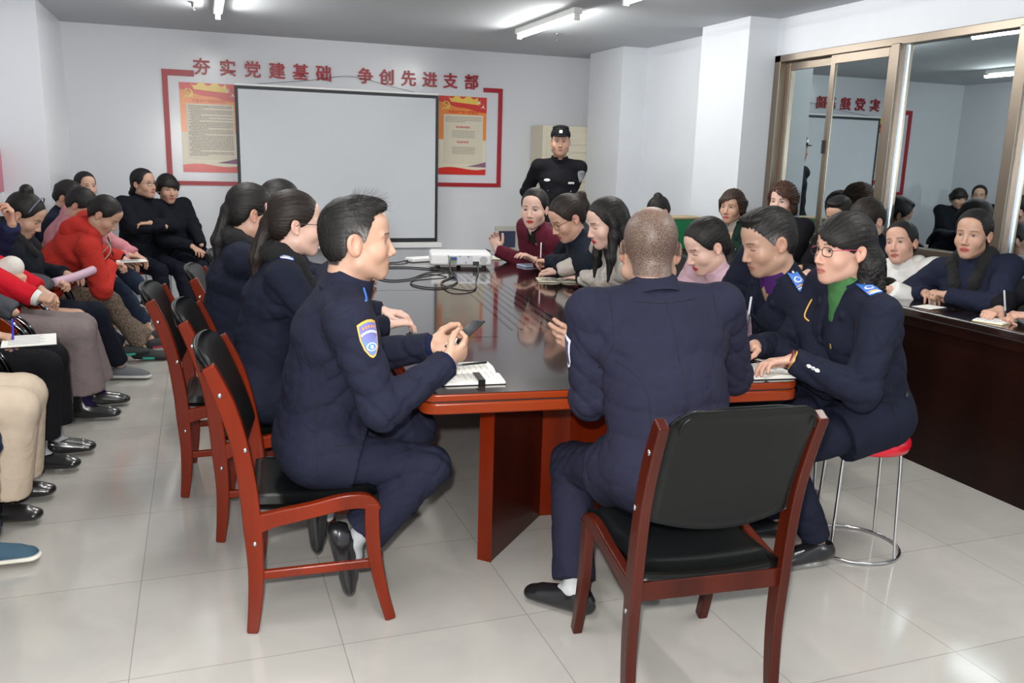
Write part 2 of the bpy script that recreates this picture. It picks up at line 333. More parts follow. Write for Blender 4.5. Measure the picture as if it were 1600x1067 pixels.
p_red = M('poster_red', (0.62, 0.03, 0.02), 0.25); p_or = M('poster_orange', (0.80, 0.25, 0.04), 0.25); p_ye = M('poster_yellow', (0.80, 0.55, 0.10), 0.25)
p_cr = M('poster_cream', (0.66, 0.60, 0.48), 0.3); p_ink = M('poster_ink', (0.22, 0.19, 0.17), 0.5); p_pale = M('poster_pale', (0.72, 0.66, 0.50), 0.3); p_wh = M('poster_white', (0.8, 0.75, 0.72), 0.4); p_pu = M('poster_purple', (0.25, 0.12, 0.2), 0.4)
def wave(x, a, b, c): return a + b*math.sin(x*c)
def poster(x0, z0, w, h, label, rows, heads):
    t = empty('poster', (x0, YB-.004, z0))
    def flat(name, poly, d, m):
        mb = MB(); mb.extr(poly, (0, -d, 0), (1, 0, 0), (0, 0, 1), (0, 1, 0), .0012); return mb.build(name, m, t)
    flat('backing', [(0, 0), (w, 0), (w, h), (0, h)], .001, p_or)
    lo = [(0, .0), (w, 0), (w, h*.45), (0, h*.45)]; flat('lower_field', lo, .0025, p_pale)
    n = 16
    flat('top_band', [(w*i/n, h*(.93-.13*(i/n)**.8) + .006*math.sin(i*.8)) for i in range(n+1)] + [(w, h), (0, h)], .004, p_red)
    flat('yellow_swirl', [(w*(.2+.6*i/n), h*(.99-.02*math.sin(i))) for i in range(n+1)] + [(w*(.85-.6*i/n), h*(.90+.03*(i/n))) for i in range(n+1)], .0055, p_ye)
    flat('bottom_band', [(0, 0), (w, 0)] + [(w*(1-i/n), h*(.075+.02*math.sin(5.5*(1-i/n)+.3))+.01*(1-i/n)) for i in range(n+1)], .004, p_red)
    flat('text_panel', [(w*.10, h*.15), (w*.93, h*.15), (w*.93, h*.77), (w*.10, h*.77)], .0055, p_cr)
    flat('purple_swirl', [(w*.6, h*.11), (w, h*.10), (w, h*.17), (w*.8, h*.135)], .007, p_pu)
    # hammer and sickle, built of an arc, a handle and a hammer head
    e = MB(); cx, cz, r = w*.155, h*.885, w*.075
    arc = [(cx+r*math.cos(a), cz+r*math.sin(a)) for a in np.linspace(R(-150), R(95), 14)]; inn = [(cx-.006+r*.78*math.cos(a), cz+.003+r*.72*math.sin(a)) for a in np.linspace(R(80), R(-140), 14)]
    e.extr(arc+inn, (0, -.0085, 0), (1, 0, 0), (0, 0, 1), (0, 1, 0), .0012)
    def bar(p, q, wd, d=.0095):
        p = Vector((p[0], p[1])); q = Vector((q[0], q[1])); dd = (q-p).normalized(); nn = Vector((-dd.y, dd.x))*wd/2
        e.extr([tuple(p-nn), tuple(q-nn), tuple(q+nn), tuple(p+nn)], (0, -d, 0), (1, 0, 0), (0, 0, 1), (0, 1, 0), .0012)
    bar((cx-r*.7, cz+r*.55), (cx+r*.95, cz-r*.95), r*.28); bar((cx-r*1.05, cz+r*.25), (cx-r*.3, cz+r*1.0), r*.45); bar((cx-r*1.2, cz-r*1.15), (cx-r*.55, cz-r*.55), r*.3)
    e.build('hammer_and_sickle', p_ye, t)
    for (bx, bz) in ((.84, .93), (.92, .875)):
        d = MB(); q = w*.05
        d.extr([(w*bx-q, h*bz-q*.5), (w*bx, h*bz-q*.2), (w*bx+q*.9, h*bz-q*.6), (w*bx+q*.3, h*bz+q*.1), (w*bx+q*.4, h*bz+q), (w*bx-q*.2, h*bz+q*.2)], (0, -.0085, 0), (1, 0, 0), (0, 0, 1), (0, 1, 0), .0012)
        d.build('white_dove', p_wh, t)
    for (txt, zz, sz, mm) in heads: text_obj(txt, sz, mm, (w*.5, -.008, h*zz), RX, t, 'heading', .0005)
    rnd = random.Random(len(label)); blocks = [[]]
    for q in rows:
        if blocks[-1] and blocks[-1][-1][0]-q[0] > .05: blocks.append([])
        blocks[-1].append(q)
    for bl in blocks:
        k = MB()
        for zz, a, b in bl:
            x = a
            while x < b:
                l = rnd.uniform(.012, .05); k.extr([(w*x, h*zz), (w*min(b, x+l), h*zz), (w*min(b, x+l), h*zz+.0055), (w*x, h*zz+.0055)], (0, -.0065, 0), (1, 0, 0), (0, 0, 1), (0, 1, 0), .0006); x += l+.008
        k.build('printed_text', p_ink, t)
    return tag(t, label, 'poster')
rows1 = []
z = .745
for k in range(34):
    a, b = .13, .91
    if k in (3, 5, 7, 9, 11, 13, 16, 20, 24, 28, 31): a = .17
    if k in (2, 6, 8, 10, 15, 19, 30, 33): b = random.uniform(.3, .6)
    rows1.append((z, a, b)); z -= .0168
h_title = [('中国共产党党员权利', .80, .034, p_red)]
poster(-.13, 1.24, .515, .825, 'orange and red party poster full of small print, left of the screen', rows1, h_title)
rows2 = [(.735, .15, .9), (.715, .13, .9), (.695, .13, .9), (.675, .13, .55)] + [(z, .28, .76) for z in (.56, .54, .52, .50, .48)] + [(z, .28, .76) for z in (.35, .33, .31, .29, .27)]
poster(2.376, 1.265, .52, .80, 'orange and red party poster with short centred lines, right of the screen', rows2, [('中国共产党入党誓词', .80, .036, p_red), ('党的基本路线', .61, .026, p_red), ('党组织纪律', .42, .026, p_red)])

scr = empty('projection_screen', (1.34, 8.72, 0))
black_edge = M('black_vinyl', (0.012, 0.016, 0.02), 0.5); screen_w = M('matt_white_screen', (0.60, 0.63, 0.67), 0.6)
b = MB(); b.box((-.985, -.003, .575), (.985, .003, 2.055)); b.build('screen_fabric_border', black_edge, scr)
b = MB(); b.box((-.955, -.006, .615), (.955, -.0035, 2.02)); b.build('screen_surface', screen_w, scr)
b = MB(); b.box((-1.03, -.03, .515), (1.03, .03, .572)); b.build('bottom_case', white_plastic, scr, bevel=.008)
b = MB(); b.box((-.985, -.012, 2.05), (.985, .012, 2.072)); b.build('top_bar', white_plastic, scr, bevel=.004)
b = MB(); b.tube([(.02, .02, .30), (.02, .02, 2.06)], .012, 8); b.build('support_pole', M('grey_metal', (.3, .3, .3), .4, metal=.6), scr, smooth=True)
b = MB()
for a in (0, 120, 240): b.tube([(.02, .02, .34), (.02+.5*math.cos(R(a)), .02+.5*math.sin(R(a))*.3, .0)], .010, 6)
b.build('tripod_legs', M('grey_metal', (.3, .3, .3), .4), scr)
b = MB(); b.tube(spline([(-.8, .0, 2.07), (-.3, .02, 2.13), (.12, .13, 2.20), (.5, .06, 2.12), (.75, .0, 2.07)], 6), .0022, 6); b.build('hanging_cord', black_rubber, scr)
tag(scr, 'large white pull-up projection screen with black border before the back wall', 'screen')

cab = empty('storage_cabinet', (3.70, 8.55, 0))
cream = M('cream_lacquer', (0.62, 0.58, 0.46), 0.45)
b = MB(); b.box((-.30, -.02, .0), (.30, .33, 1.80)); b.build('cabinet_body', cream, cab, bevel=.01)
b = MB(); b.box((-.25, -.035, .1), (.24, -.02, 1.73))
d = b.build('door', cream, cab, bevel=.006)
b = MB()
for k in range(20): b.box((-.22, -.043, .18+k*.075), (.21, -.035, .235+k*.075))
b.build('louvre', cream, d, bevel=.003)
tag(cab, 'cream louvred cabinet standing in the back right corner behind the guard', 'cabinet')

sk = empty('wall_panel', (3.12, YB-.02, .58))
b = MB(); b.box((-.1, -.01, -.12), (.16, .02, .14)); b.build('panel_frame', M('beige_plastic', (.5, .5, .46), .5), sk, bevel=.004)
b = MB(); b.box((-.07, -.014, -.09), (.13, -.010, .09)); b.build('panel_face', M('blue_grey_panel', (.04, .05, .10), .3), sk)
tag(sk, 'small beige framed dark panel low on the back wall behind the maroon jacket', 'panel')

# ---------------------------------------------------------------- conference table (turned 6.5 degrees)
TA = R(-6.6); TZ = .75
tab = empty('conference_table', (.61, 2.46, 0), TA)     # local x along the near end, y down its length
TW, TL = 1.30, 4.05
def outline(o=0.0, r=.05):
    pts = []
    c = .07                                               # gentle boat-shaped bulge on the long sides
    pts += [(r+o, o), (TW-r-o, o)] + [(TW-o-r+r*math.sin(a), o+r-r*math.cos(a)) for a in (R(30), R(60), R(90))]
    pts += [(TW-o+c*math.sin(math.pi*t), r+(TL-2*r)*t) for t in np.linspace(.05, .95, 15)]
    pts += [(TW-o-r+r*math.cos(a), TL-o-r+r*math.sin(a)) for a in (0, R(45), R(90))]
    pts += [(o+r-r*math.sin(a), TL-o-r+r*math.cos(a)) for a in (0, R(45), R(90))]
    pts += [(o-c*math.sin(math.pi*t), r+(TL-2*r)*t) for t in np.linspace(.95, .05, 15)]
    pts += [(o+r-r*math.cos(a), o+r-r*math.sin(a)) for a in (0, R(30), R(60))]
    return pts
b = MB(); b.prism(outline(.002), TZ-.0015, TZ); b.build('tabletop', table_top_m, tab)
b = MB(); b.prism(outline(0), TZ-.027, TZ-.0016); b.build('upper_edge', wood_edge, tab, bevel=.007, segs=3)
b = MB(); b.prism(outline(.006), TZ-.031, TZ-.026); b.build('edge_groove', black_plastic, tab)
b = MB(); b.prism(outline(0), TZ-.068, TZ-.030); b.build('lower_edge', wood_edge, tab, bevel=.008, segs=3)
inlay = M('glossy_black_inlay', (0.004, 0.004, 0.005), 0.04, spec=1.0)
b = MB()
for k in range(7): b.box((.50+k*.042, .95, TZ), (.512+k*.042, 2.75, TZ+.0006))
b.build('inlay_stripes', inlay, tab)
b = MB(); b.box((.02, 2.05, TZ), (.45, 2.055, TZ+.0005)); b.box((-.02, .82, TZ), (.42, .824, TZ+.0005)); b.box((.84, .82, TZ), (1.3, .824, TZ+.0005)); b.build('panel_joint', inlay, tab)
def slab(a, c_, th, name, m):
    a = Vector(a); c_ = Vector(c_); d = (c_-a).normalized(); n = Vector((-d.y, d.x))*th/2; p = MB()
    p.prism([tuple(a-n), tuple(c_-n), tuple(c_+n), tuple(a+n)], 0, TZ-.068); p.build(name, m, tab, bevel=.004)
slab((.285, .36), (.57, .73), .055, 'pedestal_wing', wood_dark); slab((TW-.285, .36), (TW-.57, .73), .055, 'pedestal_wing', wood)  # left wing's darker wood stands in for shade on its inner face
slab((.545, .735), (TW-.545, .735), .04, 'pedestal_panel', wood)
e = MB(); a = Vector((.285, .36)); d = (Vector((.57, .73))-a).normalized(); n = Vector((-d.y, d.x))*.0285; q0 = a-d*.004
e.prism([tuple(q0-n), tuple(q0+n), tuple(q0+n+d*.004), tuple(q0-n+d*.004)], 0, TZ-.068); e.build('pedestal_edge', wood, tab)
slab((.12, 2.42), (TW-.12, 2.42), .04, 'pedestal_panel', wood); slab((.12, 3.3), (TW-.12, 3.3), .04, 'pedestal_panel', wood)
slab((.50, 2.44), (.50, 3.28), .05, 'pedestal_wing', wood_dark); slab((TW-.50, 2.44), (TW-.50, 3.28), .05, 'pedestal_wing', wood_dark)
b = MB(); b.box((.62, .76, .35), (.66, 2.40, TZ-.068)); b.build('centre_rail', wood, tab)
tag(tab, 'long dark polished conference table with orange-red edge and angled pedestal legs', 'table')

# ---------------------------------------------------------------- long desk on the right
desk = empty('long_desk', (3.34, 1.5, 0))
b = MB(); b.box((.03, 0, 0), (.055, 4.2, .735)); b.build('front_panel', desk_wood, desk)
b = MB(); b.box((0, -.02, .735), (.42, 4.25, .78)); b.build('desk_top', desk_top_m, desk, bevel=.012, segs=3)
b = MB(); b.box((.012, -.01, .69), (.03, 4.24, .735)); b.build('under_edge', desk_wood, desk, bevel=.003)
b = MB(); b.box((.055, 0, 0), (.40, .03, .735)); b.build('end_panel', desk_wood, desk)
b = MB(); b.box((.055, 4.17, 0), (.40, 4.2, .735)); b.build('end_panel', desk_wood, desk)
tag(desk, 'long dark wood desk with a solid front panel running below the window', 'desk')

# ---------------------------------------------------------------- wooden meeting chair (local: sits facing +y)
def meeting_chair(name='meeting_chair', light=False):
    t = empty(name); w1 = wood
    def plank(name, prof, x, th=.032, m=w1, hw=None):
        b = MB(); b.extr(prof, (x-th/2, 0, 0), (0, 1, 0), (0, 0, 1), (1, 0, 0), th); return b.build(name, m, t, bevel=.006, segs=2)
    def ribbon(cl, ws):
        P = spline([Vector((a, b, 0)) for a, b in cl], 5); Wd = []
        n = len(P)
        for i in range(n):
            u = i/(n-1)*(len(ws)-1); k = min(int(u), len(ws)-2); Wd.append(ws[k]+(ws[k+1]-ws[k])*(u-k))
        L, Rr = [], []
        for i in range(n):
            d = (P[min(i+1, n-1)]-P[max(i-1, 0)]).normalized(); nn = Vector((-d.y, d.x, 0))*Wd[i]/2
            L.append((P[i]+nn).to_2d()); Rr.append((P[i]-nn).to_2d())
        return [tuple(q) for q in L] + [tuple(q) for q in Rr[::-1]]
    for s in (-1, 1):
        x = s*.225
        plank('rear_post', ribbon([(-.235, 0), (-.222, .10), (-.215, .22), (-.222, .36), (-.232, .48), (-.255, .62), (-.292, .74), (-.345, .855)], [.040, .050, .056, .064, .062, .056, .058, .044]), x)
        plank('front_leg', ribbon([(.262, 0), (.232, .10), (.205, .22), (.196, .32), (.196, .405)], [.040, .044, .050, .054, .052]), x)
        plank('side_rail', ribbon([(-.225, .355), (-.15, .372), (-.02, .392), (.10, .412), (.18, .408), (.214, .375)], [.068, .052, .048, .050, .048, .040]), x, .030)
        plank('stretcher', [(-.20, .175), (.20, .185), (.20, .215), (-.20, .205)], x, .020)
        b = MB(); b.lathe([(.009, 0), (.009, .003), (.004, .005)], (0, 0, 0), 10)
        for (yy, zz) in ((-.31, .77), (-.235, .60), (-.215, .30)):
            q = MB(); q.lathe([(.008, 0), (.008, .002), (.003, .004)], (0, 0, 0), 10); o = q.build('screw_cap', steel, t, smooth=True)
            o.location = (x+s*.016, yy, zz); o.rotation_euler = (0, s*R(90), 0)
    b = MB(); b.box((-.212, -.235, .33), (.212, -.208, .385)); b.build('rear_rail', w1, t, bevel=.004)
    b = MB(); b.box((-.212, .17, .34), (.212, .195, .40)); b.build('front_rail', w1, t, bevel=.004)
    # seat cushion: saddle shape
    n = 14; vs = []; fs = []
    for side in (1, 0):
        for i in range(n+1):
            for j in range(n+1):
                u = i/n*2-1; v = j/n*2-1
                wx = (.222 if v > 0 else .208)*(abs(u)**.0)
                r = max(abs(u), abs(v)); 
                ex = u*wx; ey = v*.225-.005
                edge = max(0, (max(abs(u), abs(v))-.82)/.18)
                zt = .432 + .020*v*(v > 0) - .012*(1-u*u) + .006*v*v*(v < 0) - .022*edge**2
                vs.append((ex, ey, zt if side else zt - .045*(1-edge*.4)))
    k = (n+1)**2
    for i in range(n):
        for j in range(n):
            a = i*(n+1)+j; fs.append((a, a+n+1, a+n+2, a+1)); fs.append((k+a, k+a+1, k+a+n+2, k+a+n+1))
    rim = [i*(n+1) for i in range(n+1)] + [n*(n+1)+j for j in range(1, n+1)] + [i*(n+1)+n for i in range(n-1, -1, -1)] + [j for j in range(n-1, 0, -1)]
    for q in range(len(rim)):
        a, c = rim[q], rim[(q+1) % len(rim)]; fs.append((a, c, k+c, k+a))
    b = MB(); b.add(vs, fs); b.build('seat', leather, t, smooth=True)
    # curved padded backrest
    n = 26; vs = []; fs = []
    for side in (0, 1):
        for i in range(n+1):
            for j in range(n+1):
                u = i/n*2-1; v = j/n
                hw = .207 - .026*max(0, (v-.84)/.16)**3
                z = .565 + v*.325 - .030*(1-u*u)*(1-v) + .006*(1-u*u)*v - .014*max(0, (abs(u)-.75)/.25)**2.5*max(0, (v-.5)/.5)
                yb = -.238 - .115*(max(0, z-.56)/.3)**1.35 - .022*(1-u*u)
                edge = max(max(0, (abs(u)-.9)/.1), max(0, (abs(v*2-1)-.9)/.1))
                th = .019*(1-.55*edge**2)
                yb += -.012*max(0, (v-.86)/.14)**2
                vs.append((u*hw, yb + (th if side else -th), z))
    k = (n+1)**2
    for i in range(n):
        for j in range(n):
            a = i*(n+1)+j; fs.append((a, a+n+1, a+n+2, a+1)); fs.append((k+a, k+a+1, k+a+n+2, k+a+n+1))
    for q in range(4*n):
        rim = [i*(n+1) for i in range(n+1)] + [n*(n+1)+j for j in range(1, n+1)] + [i*(n+1)+n for i in range(n-1, -1, -1)] + [j for j in range(n-1, 0, -1)]
        a, c = rim[q], rim[(q+1) % len(rim)]; fs.append((a, c, k+c, k+a))
    b = MB(); b.add(vs, fs); b.build('backrest', leather, t, smooth=True)
    t.scale = (.97, .86, 1)
    b = MB(); b.tube(spline([(-.19, -.352-.02, .83), (-.175, -.375-.01, .868), (-.1, -.392, .893), (0, -.397, .897), (.1, -.392, .893), (.175, -.385, .868), (.19, -.372, .83)], 6), .004, 6); b.build('piping', leather, t, smooth=True)
    return t
ch0 = meeting_chair()
def place(o, x, y, rz, label, cat, group=None, first=[]):
    c = o
    if id(o) in first: c = copy_tree(o)
    first.append(id(o)); c.location = (x, y, 0); c.rotation_euler = (0, 0, R(rz)); tag(c, label, cat, group); return c
CH = [(.318, 2.73, -96, 'red-brown wooden chair with black seat, nearest on the left, under the man holding a phone'),
      (1.263, 1.998, -5, 'red-brown wooden chair with black backrest seen from behind, in the centre foreground'),
      (.24, 3.42, -96, 'wooden chair with black seat behind the man with the phone, under the woman with glasses'),
      (.10, 3.92, -94, 'wooden chair with black padded back, third along the table, its legs in the aisle'),
      (.27, 4.52, -96, 'wooden chair fourth along the left side of the table, its red post showing'),
      (.38, 5.2, -96, 'wooden chair with a round-topped red post, fifth along the left side of the table'),
      (.46, 5.9, -96, 'empty wooden chair farthest along the left side of the table near the screen'),
      (2.50, 3.60, 84, 'wooden chair with a gold-edged back under the young woman in pink'),
      (2.53, 4.28, 84, 'wooden chair under the woman in the cream jacket'),
      (2.60, 4.9, 84, 'wooden chair under the woman in dark navy who bends over her notebook'),
      (2.64, 5.52, 84, 'wooden chair under the woman in maroon at the far end of the table')]
for x, y, rz, lb in CH:
    q_ = place(ch0, x, y, rz, lb, 'chair', 'wooden meeting chairs')
    if 'centre foreground' in lb:
        for w_ in list(q_.children):
            if w_.name.startswith('stretcher'): bpy.data.objects.remove(w_); continue
            if w_.data and w_.data.materials and w_.data.materials[0] == wood: w_.data = w_.data.copy(); w_.data.materials[0] = wood_deep  # this chair's wooden parts take a darker copy of the red wood
for k, (y, lb) in enumerate([(2.75, 'black-backed chair behind the desk at the right edge of the picture'), (3.28, 'chair behind the desk under the woman in navy with a fur collar'), (3.83, 'chair behind the desk under the woman in white'),
                   (4.35, 'chair behind the desk under the woman with a bowed head'), (5.0, 'chair behind the desk under the brown-haired woman in black'), (5.45, 'chair behind the desk under the woman in dark green')]):
    place(ch0, 3.86, y, 90, lb, 'chair', 'wooden meeting chairs')

def stool(x, y, label):
    t = empty('round_stool', (x, y, 0))
    b = MB(); b.lathe([(.0, .445), (.13, .445), (.150, .425), (.158, .425), (.165, .445), (.163, .462), (.148, .474), (.10, .480), (0, .482)], seg=40); b.build('seat', red_plastic, t, smooth=True)
    b = MB()
    for a in range(5): b.lathe([(.016, .0), (.010, .004), (.004, .0055)], (.075*math.cos(a*1.2566), .075*math.sin(a*1.2566), .4795), 10)
    b.build('seat_dimples', M('dark_red_plastic', (.35, .004, .012), .3), t, smooth=True)
    for a in (20, 110, 200, 290):
        c, s_ = math.cos(R(a)), math.sin(R(a))
        b = MB(); b.tube(spline([(.05*c, .05*s_, .448), (.128*c, .128*s_, .448), (.145*c, .145*s_, .425), (.155*c, .155*s_, .25), (.166*c, .166*s_, .05), (.172*c, .172*s_, .014)], 5), .0065, 8); b.build('leg', chrome, t, smooth=True)
    b = MB(); b.tube([(.172*math.cos(a), .172*math.sin(a), .008) for a in np.linspace(0, 2*math.pi, 40, endpoint=False)], .006, 8, closed=True); b.build('foot_ring', chrome, t, smooth=True)
    return tag(t, label, 'stool', 'red round stools')
stool(2.37, 2.49, 'red round stool with chrome legs and ring foot, nearer of two at the right')
stool(2.44, 3.04, 'red stool with chrome wire legs, mostly hidden behind the nearer stool and the chair back')
stool(-.50, 7.85, 'red topped stool at the back left under the woman with glasses and crossed arms')
stool(-.22, 7.98, 'red topped stool at the back left under the woman with short fringe')
stool(3.45, 6.2, 'stool behind the far end of the table under the person whose hair bun shows')

def arm_chair(x, y, rz, label):
    t = empty('arm_chair', (x, y, 0), R(rz))     # faces +y local
    grey = M('dark_chrome_tube', (.10, .10, .11), .15, metal=1.0)
    for s in (-1, 1):
        b = MB(); b.tube(spline([(s*.27, -.25, .012), (s*.27, .18, .012), (s*.27, .27, .06), (s*.27, .29, .3), (s*.27, .25, .55), (s*.27, .12, .64), (s*.27, -.1, .655), (s*.27, -.24, .60)], 6), .016, 10); b.build('arm_tube', grey, t, smooth=True)
        b = MB(); b.extr(spline2([(-.22, .62), (-.05, .672), (.12, .66), (.22, .58), (.18, .56), (.08, .62), (-.05, .63), (-.2, .59)], 4), (s*.27-.02, 0, 0), (0, 1, 0), (0, 0, 1), (1, 0, 0), .04); b.build('armrest', wood_edge, t, bevel=.006)
    b = MB(); b.box((-.24, -.22, .40), (.24, .24, .46)); b.build('seat', leather, t, bevel=.025, segs=3)
    b = MB(); b.box((-.24, -.29, .46), (.24, -.23, .92)); b.build('backrest', leather, t, bevel=.025, segs=3)
    b = MB(); b.box((-.27, -.10, .36), (.27, -.07, .39)); b.box((-.27, .10, .36), (.27, .13, .39)); b.build('cross_bar', grey, t)
    return tag(t, label, 'chair', 'armchairs along the left wall')
for y, lb in ((5.05, 'armchair with curved tube arm at the left edge under the red coat'), (4.38, 'armchair with a shiny tube arm at the left edge beside the white notebook'), (5.78, 'armchair along the left wall under the woman with the hair bun'),
              (3.72, 'armchair at the left edge under the person in beige trousers'), (6.42, 'armchair along the left wall under the woman in the red hoodie'), (7.1, 'armchair along the left wall under the woman in pink')):
    arm_chair(-1.08, y, -90, lb)

# ================================================================ people: smooth implicit surfaces turned into meshes
f32 = np.float32
def V3(*a): return np.array(a, dtype=float)
def nrm(v): v = np.asarray(v, float); return v/(np.linalg.norm(v)+1e-12)
class Vol:
    def __init__(s, lo, hi, res):
        s.res = res; s.lo = np.array(lo, float); s.n = np.maximum(4, np.ceil((np.array(hi)-s.lo)/res).astype(int)+1)
        s.ax = [(s.lo[i]+np.arange(s.n[i])*res).astype(f32) for i in range(3)]
        s.F = np.full(tuple(s.n), 0.2, f32)
    def _sl(s, lo, hi, m):
        a = np.clip(np.floor((np.array(lo)-m-s.lo)/s.res).astype(int), 0, s.n); b = np.clip(np.ceil((np.array(hi)+m-s.lo)/s.res).astype(int)+1, 0, s.n)
        if (b <= a).any(): return None
        return tuple(slice(int(a[i]), int(b[i])) for i in range(3))
    def _xyz(s, sl): return s.ax[0][sl[0]][:, None, None], s.ax[1][sl[1]][None, :, None], s.ax[2][sl[2]][None, None, :]
    def _comb(s, sl, d, k, sub):
        A = s.F[sl]
        if sub: A, d = -A, d
        h = np.clip(0.5+0.5*(A-d)/k, 0, 1); r = A+(d-A)*h-k*h*(1-h)
        s.F[sl] = -r if sub else r
    def cap(s, a, b, ra, rb, k=.02, sub=False, flat=False, flat0=False):
        a = np.asarray(a, float); b = np.asarray(b, float); rr = max(ra, rb)
        sl = s._sl(np.minimum(a, b), np.maximum(a, b), rr+k+s.res)
        if sl is None: return
        X, Y, Z = s._xyz(sl); ab = b-a; L2 = float(ab@ab)+1e-12
        t = ((X-a[0])*ab[0]+(Y-a[1])*ab[1]+(Z-a[2])*ab[2])/L2; h = np.clip(t, 0, 1)
        d = np.sqrt((X-a[0]-ab[0]*h)**2+(Y-a[1]-ab[1]*h)**2+(Z-a[2]-ab[2]*h)**2)-(ra+(rb-ra)*h)
        if flat: d = np.maximum(d, (t-1)*math.sqrt(L2))
        if flat0: d = np.maximum(d, -t*math.sqrt(L2))
        s._comb(sl, d.astype(f32), k, sub)
    def ecap(s, a, b, side, ra, rb, k=.03, end=None, sub=False, flat=False):
        a = np.asarray(a, float); b = np.asarray(b, float); ab = b-a; L = np.linalg.norm(ab)+1e-9; u = ab/L
        side = nrm(np.asarray(side, float)-u*np.dot(side, u)); dep = np.cross(u, side); rr = max(*ra, *rb)
        sl = s._sl(np.minimum(a, b), np.maximum(a, b), rr+k+s.res)
        if sl is None: return
        X, Y, Z = s._xyz(sl); x, y, z = X-a[0], Y-a[1], Z-a[2]
        t = x*u[0]+y*u[1]+z*u[2]; h = np.clip(t/L, 0, 1); o = t-h*L
        w = ra[0]+(rb[0]-ra[0])*h; dd = ra[1]+(rb[1]-ra[1])*h; e = end or min(ra[1], rb[1])
        q = np.sqrt(((x*side[0]+y*side[1]+z*side[2])/w)**2+((x*dep[0]+y*dep[1]+z*dep[2])/dd)**2+(o/e)**2)
        d = (q-1)*np.minimum(w, dd)
        if flat: d = np.maximum(d, t-L)
        s._comb(sl, d.astype(f32), k, sub)
    def ell(s, c, r, k=.015, rot=None, sub=False):
        c = np.asarray(c, float); r = np.asarray(r, float); R3 = np.eye(3) if rot is None else np.asarray(rot)
        sl = s._sl(c, c, max(r)+k+s.res)
        if sl is None: return
        X, Y, Z = s._xyz(sl); x, y, z = X-c[0], Y-c[1], Z-c[2]
        p = [R3[i][0]*x+R3[i][1]*y+R3[i][2]*z for i in range(3)]
        k0 = np.sqrt(sum((p[i]/r[i])**2 for i in range(3))); k1 = np.sqrt(sum((p[i]/r[i]**2)**2 for i in range(3)))+1e-6
        s._comb(sl, (k0*(k0-1)/k1).astype(f32), k, sub)
    def plane(s, p, n, k=.004):             # keep the side opposite to n
        X, Y, Z = s._xyz((slice(None),)*3); n = nrm(n)
        d = (X-p[0])*n[0]+(Y-p[1])*n[1]+(Z-p[2])*n[2]
        s.F = np.maximum(s.F, d.astype(f32))
    def wrinkle(s, amp, fr=1.0, seed=0, foci=()):
        idx = np.nonzero(np.abs(s.F) < .035)
        x, y, z = [s.ax[i][idx[i]] for i in range(3)]
        w = np.full(x.shape, .30, f32)
        for c_, rad in foci: w += np.exp(-((x-c_[0])**2+(y-c_[1])**2+(z-c_[2])**2)/(rad*rad)).astype(f32)
        w = np.clip(w, 0, 1.2); x, y, z = x*fr, y*fr, z*fr
        wx = .05*np.sin(11*y+seed)+.04*np.sin(17*z+2*seed); wz = .05*np.sin(13*x+seed*3)+.04*np.sin(15*y)
        def ridge(t): return (1-np.abs(np.sin(t)))**2.2
        q = ridge(34*(z+wz)+12*(x+wx))*.9+ridge(30*(x+wx)-22*(z+wz)+17*y)*.8+ridge(52*(y+wx)+31*(z+wz))*.5
        s.F[idx] += (amp*w*(q-.45)).astype(f32)
    def mesh(s):
        F = s.F; I = F < 0; nx, ny, nz = F.shape
        cnt = np.zeros((nx-1, ny-1, nz-1), np.int8)
        C = [(i, j, k) for i in (0, 1) for j in (0, 1) for k in (0, 1)]
        for i, j, k in C: cnt += I[i:nx-1+i, j:ny-1+j, k:nz-1+k]
        act = (cnt > 0) & (cnt < 8); ix = np.nonzero(act); n = len(ix[0])
        vid = np.full(act.shape, -1, np.int32); vid[ix] = np.arange(n)
        acc = np.zeros((n, 3)); w = np.zeros(n); val = {c: F[ix[0]+c[0], ix[1]+c[1], ix[2]+c[2]].astype(float) for c in C}
        for c in C:
            for a in range(3):
                if c[a]: continue
                e = list(c); e[a] = 1; e = tuple(e); A, B = val[c], val[e]; m = (A < 0) != (B < 0)
                t = np.where(m, A/(A-B+1e-20), 0)
                p = np.zeros((n, 3)); 
                for q in range(3): p[:, q] = c[q]
                p[:, a] += t; acc[m] += p[m]; w[m] += 1
        P = acc/w[:, None]+np.stack(ix, 1); P = s.lo+P*s.res
        quads = []
        for a in range(3):
            sl0 = [slice(1, -1)]*3; sl0[a] = slice(0, -1); sl1 = [slice(1, -1)]*3; sl1[a] = slice(1, None)
            A, B = I[tuple(sl0)], I[tuple(sl1)]; m = A != B; id3 = np.nonzero(m); b, c = (a+1) % 3, (a+2) % 3
            base = [id3[0].copy(), id3[1].copy(), id3[2].copy()]
            for q in range(3):
                if q != a: base[q] = base[q]+1
            def vv(db, dc):
                t = [base[0].copy(), base[1].copy(), base[2].copy()]; t[b] = t[b]+db; t[c] = t[c]+dc; return vid[t[0], t[1], t[2]]
            Q = np.stack([vv(-1, -1), vv(0, -1), vv(0, 0), vv(-1, 0)], 1); flip = ~A[id3]; Q[flip] = Q[flip][:, ::-1]; quads.append(Q)
        Q = np.concatenate(quads); Q = Q[(Q >= 0).all(1)]
        return P, Q
